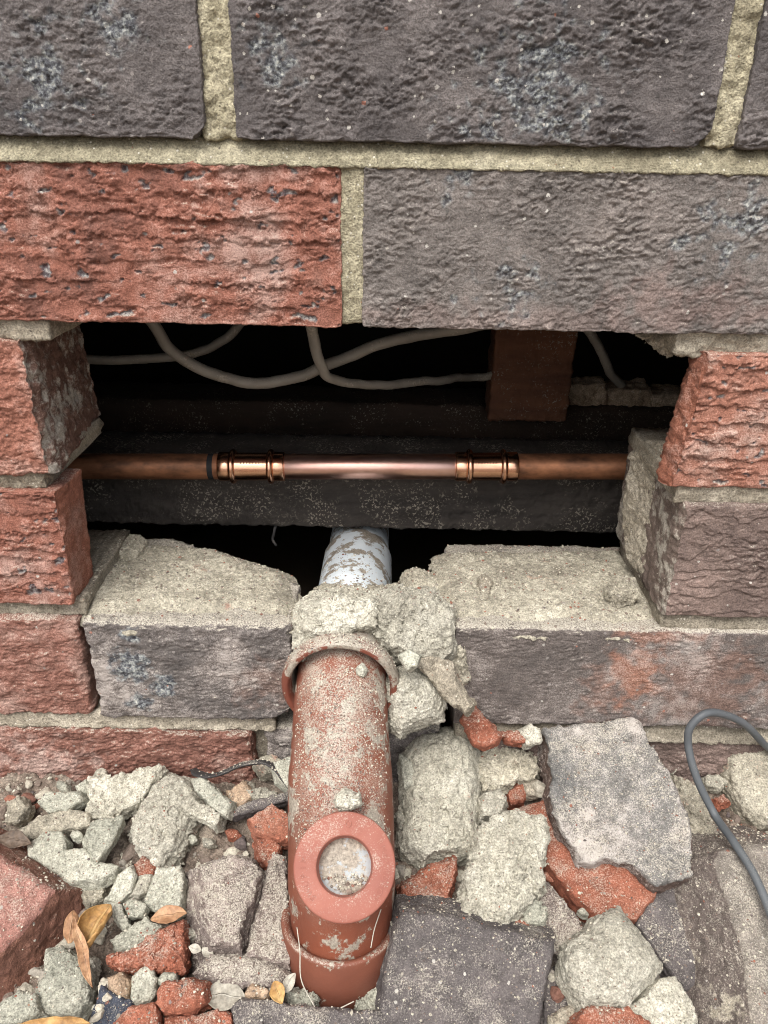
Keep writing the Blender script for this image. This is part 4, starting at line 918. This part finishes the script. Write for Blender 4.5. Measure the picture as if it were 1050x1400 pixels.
chunk('mortar_chunk', 'mortar heap spilling beside the right edge of the grey slab', MC, 'bed', [(930, 1060), (956, 1080), (972, 1118), (976, 1140), (952, 1152), (944, 1130), (934, 1092)], .004, (.1, -.2), .014, rough=1.4)
for lab, mat, px, py, r, lf in (('tiny grey shard by the wall above the wedge of mortar', 'grey', 84, 1074, 9, .004), ('tiny pale shard between the cream slab and the low red brick', 'pale', 138, 1054, 8, .004),
        ('tiny grey flake on the C shaped piece', 'grey', 104, 1140, 8, .012), ('tiny pale flake below the rounded lump', 'pale', 212, 1178, 8, .006), ('pale chip on the soil above the dusty brick block', 'pale', 286, 1150, 9, .002),
        ('grey chip on the soil right of the rounded lump', 'grey', 262, 1146, 8, .000), ('red chip on the soil above the dusty brick block', 'orange', 318, 1138, 9, .002), ('pale chip beside the tan pink stone', 'pale', 300, 1124, 9, .004),
        ('pale chip at the foot of the dusty block near the leaf', 'pale', 262, 1276, 8, .006), ('grey chip left of the blue black stone', 'grey', 132, 1378, 9, .008), ('red chip under the yellow leaf', 'orange', 100, 1316, 10, .004),
        ('pale chip between the half tube and the craggy slab', 'pale', 652, 1096, 8, .014), ('red chip left of the orange piece under the slab', 'orange', 752, 1196, 9, .004), ('pale chip above the charcoal brick', 'pale', 648, 1240, 8, .010),
        ('grey chip at the tip of the orange brick piece', 'grey', 800, 1246, 8, .006), ('pale chip beside the mortar heap at the slab', 'pale', 958, 1046, 9, .002), ('red chip at the wall right of the grey slab', 'orange', 906, 1012, 9, .002)):
    an = np.linspace(0, 2 * pi, 7)[:-1] + rng.uniform(0, 1); rr_ = [r * rng.uniform(.65, 1.35) for _ in an]
    chunk('brick_fragment' if mat == 'orange' else 'mortar_chunk', lab, BB if mat == 'orange' else MC, mat, [(px + q_ * cos(t_), py + q_ * .8 * sin(t_)) for q_, t_ in zip(rr_, an)], lf, (rng.uniform(-.3, .3), rng.uniform(-.3, .1)), .007, rough=.6)
# -- lying on the ledge
chunk('mortar_chunk', 'small flat mortar stone on the left ledge', MC, 'bed', [(157, 738), (166, 731), (188, 731), (200, 738), (195, 750), (176, 757), (160, 752)], 0, (0, .25), .011, Y=.085, rough=.8)
chunk('mortar_chunk', 'rounded mortar lump on the ledge right of the white pipe', MC, 'bed', [(546, 792), (554, 778), (570, 774), (588, 780), (604, 800), (596, 812), (560, 812)], 0, (0, -.2), .018, Y=.055, dome=.004, rough=1.2)
chunk('mortar_chunk', 'flat mortar flakes heaped at the right end of the ledge', MC, 'bed', [(832, 796), (846, 786), (868, 792), (872, 806), (850, 815), (836, 808)], 0, (0, .2), .009, Y=.03, rough=1.2)
chunk('mortar_chunk', 'dark edged crumb on the right ledge', MC, 'jointg', [(654, 790), (664, 784), (674, 792), (668, 806), (656, 804)], 0, (0, .2), .008, Y=.045, rough=1.2)
chunk('mortar_chunk', 'pale flake lying on top of the drain by the cap', MC, 'cream', [(458, 1090), (470, 1080), (490, 1084), (492, 1098), (474, 1106), (460, 1102)], 0, (0, -.3), .005, Y=-.094, rough=.8)
chunk('mortar_chunk', 'small white crumb on the drain at the collar lip', MC, 'grey', [(487, 910), (496, 905), (502, 914), (496, 922), (488, 918)], 0, (0, -.3), .006, Y=-.030, rough=.6)

# ------------------------------------------------------------------ grey cable loop, black strip, leaves
pts = [(1090, 1050, .012), (1050, 1022, -.002), (1015, 988, -.012), (972, 974, -.02), (945, 992, -.024), (941, 1019, -.027), (952, 1062, -.036), (976, 1112, -.046), (1003, 1151, -.056), (1030, 1194, -.066), (1052, 1245, -.074), (1075, 1310, -.08)]
P = spline([on_y(*p) for p in pts[:7]] + [on_pl(x, y, PILE_P + PILE_N * l, PILE_N) for x, y, l in ((976, 1112, .030), (1003, 1151, .038), (1030, 1194, .040), (1052, 1245, .040), (1075, 1310, .040), (1130, 1420, .036), (1230, 1540, .005), (1400, 1640, -.012))], 180); V, Q, t = sweep(P, .0024, 24, jit=.00012)
tag(wobj('grey_cable', V, Q, M['greycable'], tris=t), 'dark grey cable looping over the rubble at the right edge', 'cable')
P = spline([on_pl(x, y, PILE_P + PILE_N * (.014 + l), PILE_N) for x, y, l in [(264, 1052, .0), (278, 1060, .006), (300, 1058, .008), (330, 1046, .010), (362, 1042, .010), (382, 1056, .010), (396, 1080, .006)]], 60)
V, Q, t = sweep(P, np.interp(np.linspace(0, 1, 60), [0, .1, .5, .9, 1], [.0025, .0045, .0052, .004, .001]), 14, jit=.0012, seed=3, flat=.28)
tag(wobj('rubber_strip', V, Q, M['blackstrip'], tris=t), 'curled black rubbery strip lying on stones near the wall', 'strip')

for lab, pp in (('pale straw stalk leaning on the right of the drain coupling', [(507, 1296, .0450), (512, 1270, .0475), (521, 1243, .050)]), ('long pale straw stalk along the left of the drain coupling', [(430, 1376, .026), (412, 1340, .033), (410, 1300, .040), (406, 1268, .042)]), ('short straw stalk on the ground under the drain coupling', [(466, 1378, .022), (474, 1374, .024), (484, 1369, .024)])):
    P = spline([on_pl(x, y, PILE_P + PILE_N * l, PILE_N) for x, y, l in pp], 20); V, Q, t = sweep(P, .0003, 8)
    tag(wobj('straw_stalk', V, Q, M['leafg'], tris=t), lab, 'straw', 'straw stalks by the drain')

def leaf(label, mat, base, tip, width, curl, lift=.02, arch=.15, fold=0.0, liftt=None, name='dry_leaf', seed=0):
    a = on_pl(*base, PILE_P + PILE_N * lift, PILE_N); b = on_pl(*tip, PILE_P + PILE_N * (lift if liftt is None else liftt), PILE_N)
    d = b - a; L = np.linalg.norm(d); d /= L; s = np.cross(d, PILE_N); s /= np.linalg.norm(s); u_ = np.cross(s, d)
    nu, nv = 40, 21; u = np.linspace(0, 1, nu); v = np.linspace(-1, 1, nv); U, Vv = np.meshgrid(u, v, indexing='ij')
    wd = width * (np.sin(pi * U ** .85) ** .8 + .02) / 2
    ang = curl * Vv * (.6 + .4 * U)
    off = np.where(np.abs(ang) > 1e-4, np.sin(ang) / np.where(np.abs(curl) > 1e-3, curl, 1), Vv) * wd
    hgt = (1 - np.cos(ang)) / max(abs(curl), 1e-3) * wd * np.sign(curl) + fold * np.abs(Vv) * wd
    cen = arch * L * np.sin(pi * U)
    Pm = a + d * (U * L)[..., None] + s * off[..., None] + u_ * (hgt + cen)[..., None]
    Pm = Pm.reshape(-1, 3); Pm = Pm + u_ * (fbm(Pm * 110, seed, 3) * .0016)[:, None] + s * (fbm(Pm * 80, seed + 4, 3) * .0012)[:, None]
    A = np.arange(nu * nv).reshape(nu, nv); Q = np.stack([A[:-1, :-1], A[1:, :-1], A[1:, 1:], A[:-1, 1:]], -1).reshape(-1, 4)
    o = wobj(name, Pm, Q, M[mat], attrs={'vein': Vv.ravel()}); tag(o, label, 'leaf', 'dry leaves')
    sm = o.modifiers.new('thickness', 'SOLIDIFY'); sm.thickness = .0004
    return o
leaf('curled yellow dry leaf cupped open beside the pink brick half', 'leafy', (150, 1236), (108, 1308), .036, 2.5, .016, .02, seed=1)
leaf('orange tinted leaf edge standing left of the cupped yellow leaf', 'leafb', (100, 1246), (94, 1290), .012, -1.2, .020, .04, seed=2)
leaf('thin twisted brown leaf tail hanging below the yellow leaf', 'leafb', (100, 1252), (127, 1350), .009, 1.2, .026, .03, liftt=.018, seed=3)
leaf('brown dry leaf above the orange brick wedge', 'leafb', (206, 1258), (256, 1248), .013, 1.0, .022, .08, seed=4)
leaf('pale grey leaf under the upper red chunk group', 'leafg', (276, 1358), (336, 1366), .020, .5, .014, .02, seed=5)
leaf('small yellow leaf standing on the bottom dark slab', 'leafy', (374, 1342), (388, 1372), .011, 1.1, .024, .05, seed=6)
leaf('narrow grey leaf against the foot of the drain', 'leafg', (404, 1330), (388, 1360), .008, .8, .022, .03, seed=7)
leaf('dark leaf at the left edge above the pink brick half', 'leafd', (-6, 1146), (42, 1154), .012, .7, .016, .06, seed=8)
leaf('long orange brown leaf along the bottom left edge', 'leafy', (20, 1404), (124, 1402), .011, 1.2, .026, .02, seed=9)
leaf('tiny grey leaf near the dark brick strip', 'leafg', (258, 1294), (276, 1300), .006, .6, .014, .05, seed=10)
leaf('second tiny grey leaf beside the first near the dark brick strip', 'leafg', (276, 1296), (290, 1310), .006, .6, .016, .05, seed=11)

# ------------------------------------------------------------------ loose grit fallen on everything
dg = bpy.context.evaluated_depsgraph_get(); dg.update()
rs = np.random.RandomState(11)
ico_v = []; ph_ = (1 + 5 ** .5) / 2
for s1 in (-1, 1):
    for s2 in (-1, 1): ico_v += [(0, s1, s2 * ph_), (s1, s2 * ph_, 0), (s2 * ph_, 0, s1)]
ico_v = np.array(ico_v, float); ico_v /= np.linalg.norm(ico_v[0])
import itertools
dd_ = np.linalg.norm(ico_v[:, None] - ico_v[None], axis=-1); el = dd_[dd_ > .1].min() * 1.01
ico_f = []
for i, j, k in itertools.combinations(range(12), 3):
    if dd_[i, j] < el and dd_[j, k] < el and dd_[i, k] < el:
        ico_f.append((i, j, k) if np.dot(np.cross(ico_v[j] - ico_v[i], ico_v[k] - ico_v[i]), ico_v[i]) > 0 else (i, k, j))
ico_f = np.array(ico_f)
def subdiv(v, f):
    v = list(map(tuple, v)); m = {}; out = []
    def mid(a, b):
        k = (min(a, b), max(a, b))
        if k not in m:
            p = (np.array(v[a]) + np.array(v[b])); m[k] = len(v); v.append(tuple(p / np.linalg.norm(p)))
        return m[k]
    for a, b, d in f:
        x, y, z = mid(a, b), mid(b, d), mid(d, a); out += [(a, x, z), (b, y, x), (d, z, y), (x, y, z)]
    return np.array(v), np.array(out)
s2v, s2f = subdiv(*subdiv(ico_v, ico_f))
stones = []
for k in range(14):          # a few broken pebble shapes
    r_ = np.random.RandomState(50 + k); rad_ = np.full(len(s2v), 1.25)
    for _ in range(11):
        nd = r_.normal(size=3); nd /= np.linalg.norm(nd); dt = s2v @ nd; rad_ = np.minimum(rad_, np.where(dt > .05, r_.uniform(.6, 1.0) / np.maximum(dt, .05), 9))
    stones.append(s2v * (rad_ * (1 + .10 * fbm(s2v * 2.5, k, 3)))[:, None])
def scatter(name, label, n, xr, yr, ztop, size, pw, keep=None, minz=.25, fine=False, dense=False, spread=False):
    Vs, Fs = [], []; cnt = 0
    xs_ = rs.uniform(*xr, n); ys_ = rs.uniform(*yr, n)
    if spread: xs_ = np.where(rs.uniform(size=n) < .25, rs.normal(0, .28, n), xs_); ys_ = np.where(rs.uniform(size=n) < .25, -.16 - np.abs(rs.normal(0, .07, n)), ys_)
    sz = size[0] + (size[1] - size[0]) * rs.uniform(0, 1, n) ** pw
    dens = fbm(np.stack([xs_, ys_, 0 * xs_], 1) * 28, 3, 3)
    for x, y, s, dn in zip(xs_, ys_, sz, dens):
        if not dense and dn < rs.uniform(-.9, .35): continue
        ok, loc, nor, _, ob, _ = SC.ray_cast(dg, Vector((x, y, ztop)), Vector((0, 0, -1)))
        if not ok or nor.z < minz: continue
        if keep and not keep(loc, ob): continue
        bv, bf = (stones[rs.randint(14)], s2f) if fine else (ico_v * rs.uniform(.55, 1.25, (12, 1)), ico_f)
        v = bv * np.array([rs.uniform(.7, 1.4), rs.uniform(.7, 1.3), rs.uniform(.45, .9)]) * s
        a = rs.uniform(0, 6.28); v = v @ np.array([[cos(a), -sin(a), 0], [sin(a), cos(a), 0], [0, 0, 1]])
        a = rs.uniform(-.6, .6); v = v @ np.array([[1, 0, 0], [0, cos(a), -sin(a)], [0, sin(a), cos(a)]])
        Vs.append(v + np.array(loc) + np.array([0, 0, s * .25])); Fs.append(bf + cnt); cnt += len(bv)
    o = wobj(name, np.concatenate(Vs), None, M['grit'], tris=np.concatenate(Fs), smooth=False, origin=(0, 0, 0))
    return tag(o, label, 'grit', kind='stuff')
low = lambda l, o: l.z < .16 and not o.name.startswith(('inspection_cap', 'moulded', 'inset', 'coupling', 'branch', 'grey_cable', 'dry_leaf', 'tube', 'collar'))
scatter('rubble_grit', 'mixed mortar and brick grit lying over the rubble pile', 20000, (-.26, .27), (-.19, .0), .30, (.0002, .0009), 3.0, low)
scatter('drain_grit', 'fine mortar grit sprinkled along the top of the drain pipe', 14000, (-.062, .012), (-.115, .0), .30, (.00015, .0007), 2.6, lambda l, o: o.name.startswith(('tube', 'collar')) and l.z > .07, minz=.35, dense=True)
scatter('soil_grit', 'loose brick and mortar crumbs filling the gaps in the pile', 9000, (-.26, .27), (-.19, .0), .30, (.0004, .0018), 2.0, lambda l, o: o.name.startswith('ground'), dense=True, spread=True)
scatter('rubble_gravel', 'small crumbs of mortar and brick between the larger pieces', 3400, (-.26, .27), (-.19, .0), .30, (.0014, .0058), 2.2, lambda l, o: o.name.startswith(('ground', 'rubble')), fine=True, dense=True, spread=True)
scatter('ledge_grit', 'mortar crumbs strewn over the ledge of the hole', 9000, (-.19, .18), (.0, .11), .235, (.0002, .0011), 3.0, lambda l, o: .14 < l.z < .23)
# crumbs caught in the bowl of the cap
Vs, Fs = [], []; cnt = 0
for k in range(170):
    r_ = .0128 * rs.uniform(0, 1) ** .5; a = rs.uniform(pi, 2 * pi); s = .00035 + .0014 * rs.uniform() ** 3
    if r_ * sin(a) > -.0035 - .002 * rs.uniform(): continue
    p0 = cc - nrm * (.0105 - .001 * rs.uniform()) + e1 * r_ * cos(a) + e2 * r_ * sin(a)
    Vs.append(ico_v * rs.uniform(.6, 1.3, (12, 1)) * s + p0); Fs.append(ico_f + cnt); cnt += 12
tag(wobj('cap_grit', np.concatenate(Vs), None, M['grit'], tris=np.concatenate(Fs), smooth=False), 'brick and mortar crumbs caught in the recess of the drain cap', 'grit', kind='stuff')
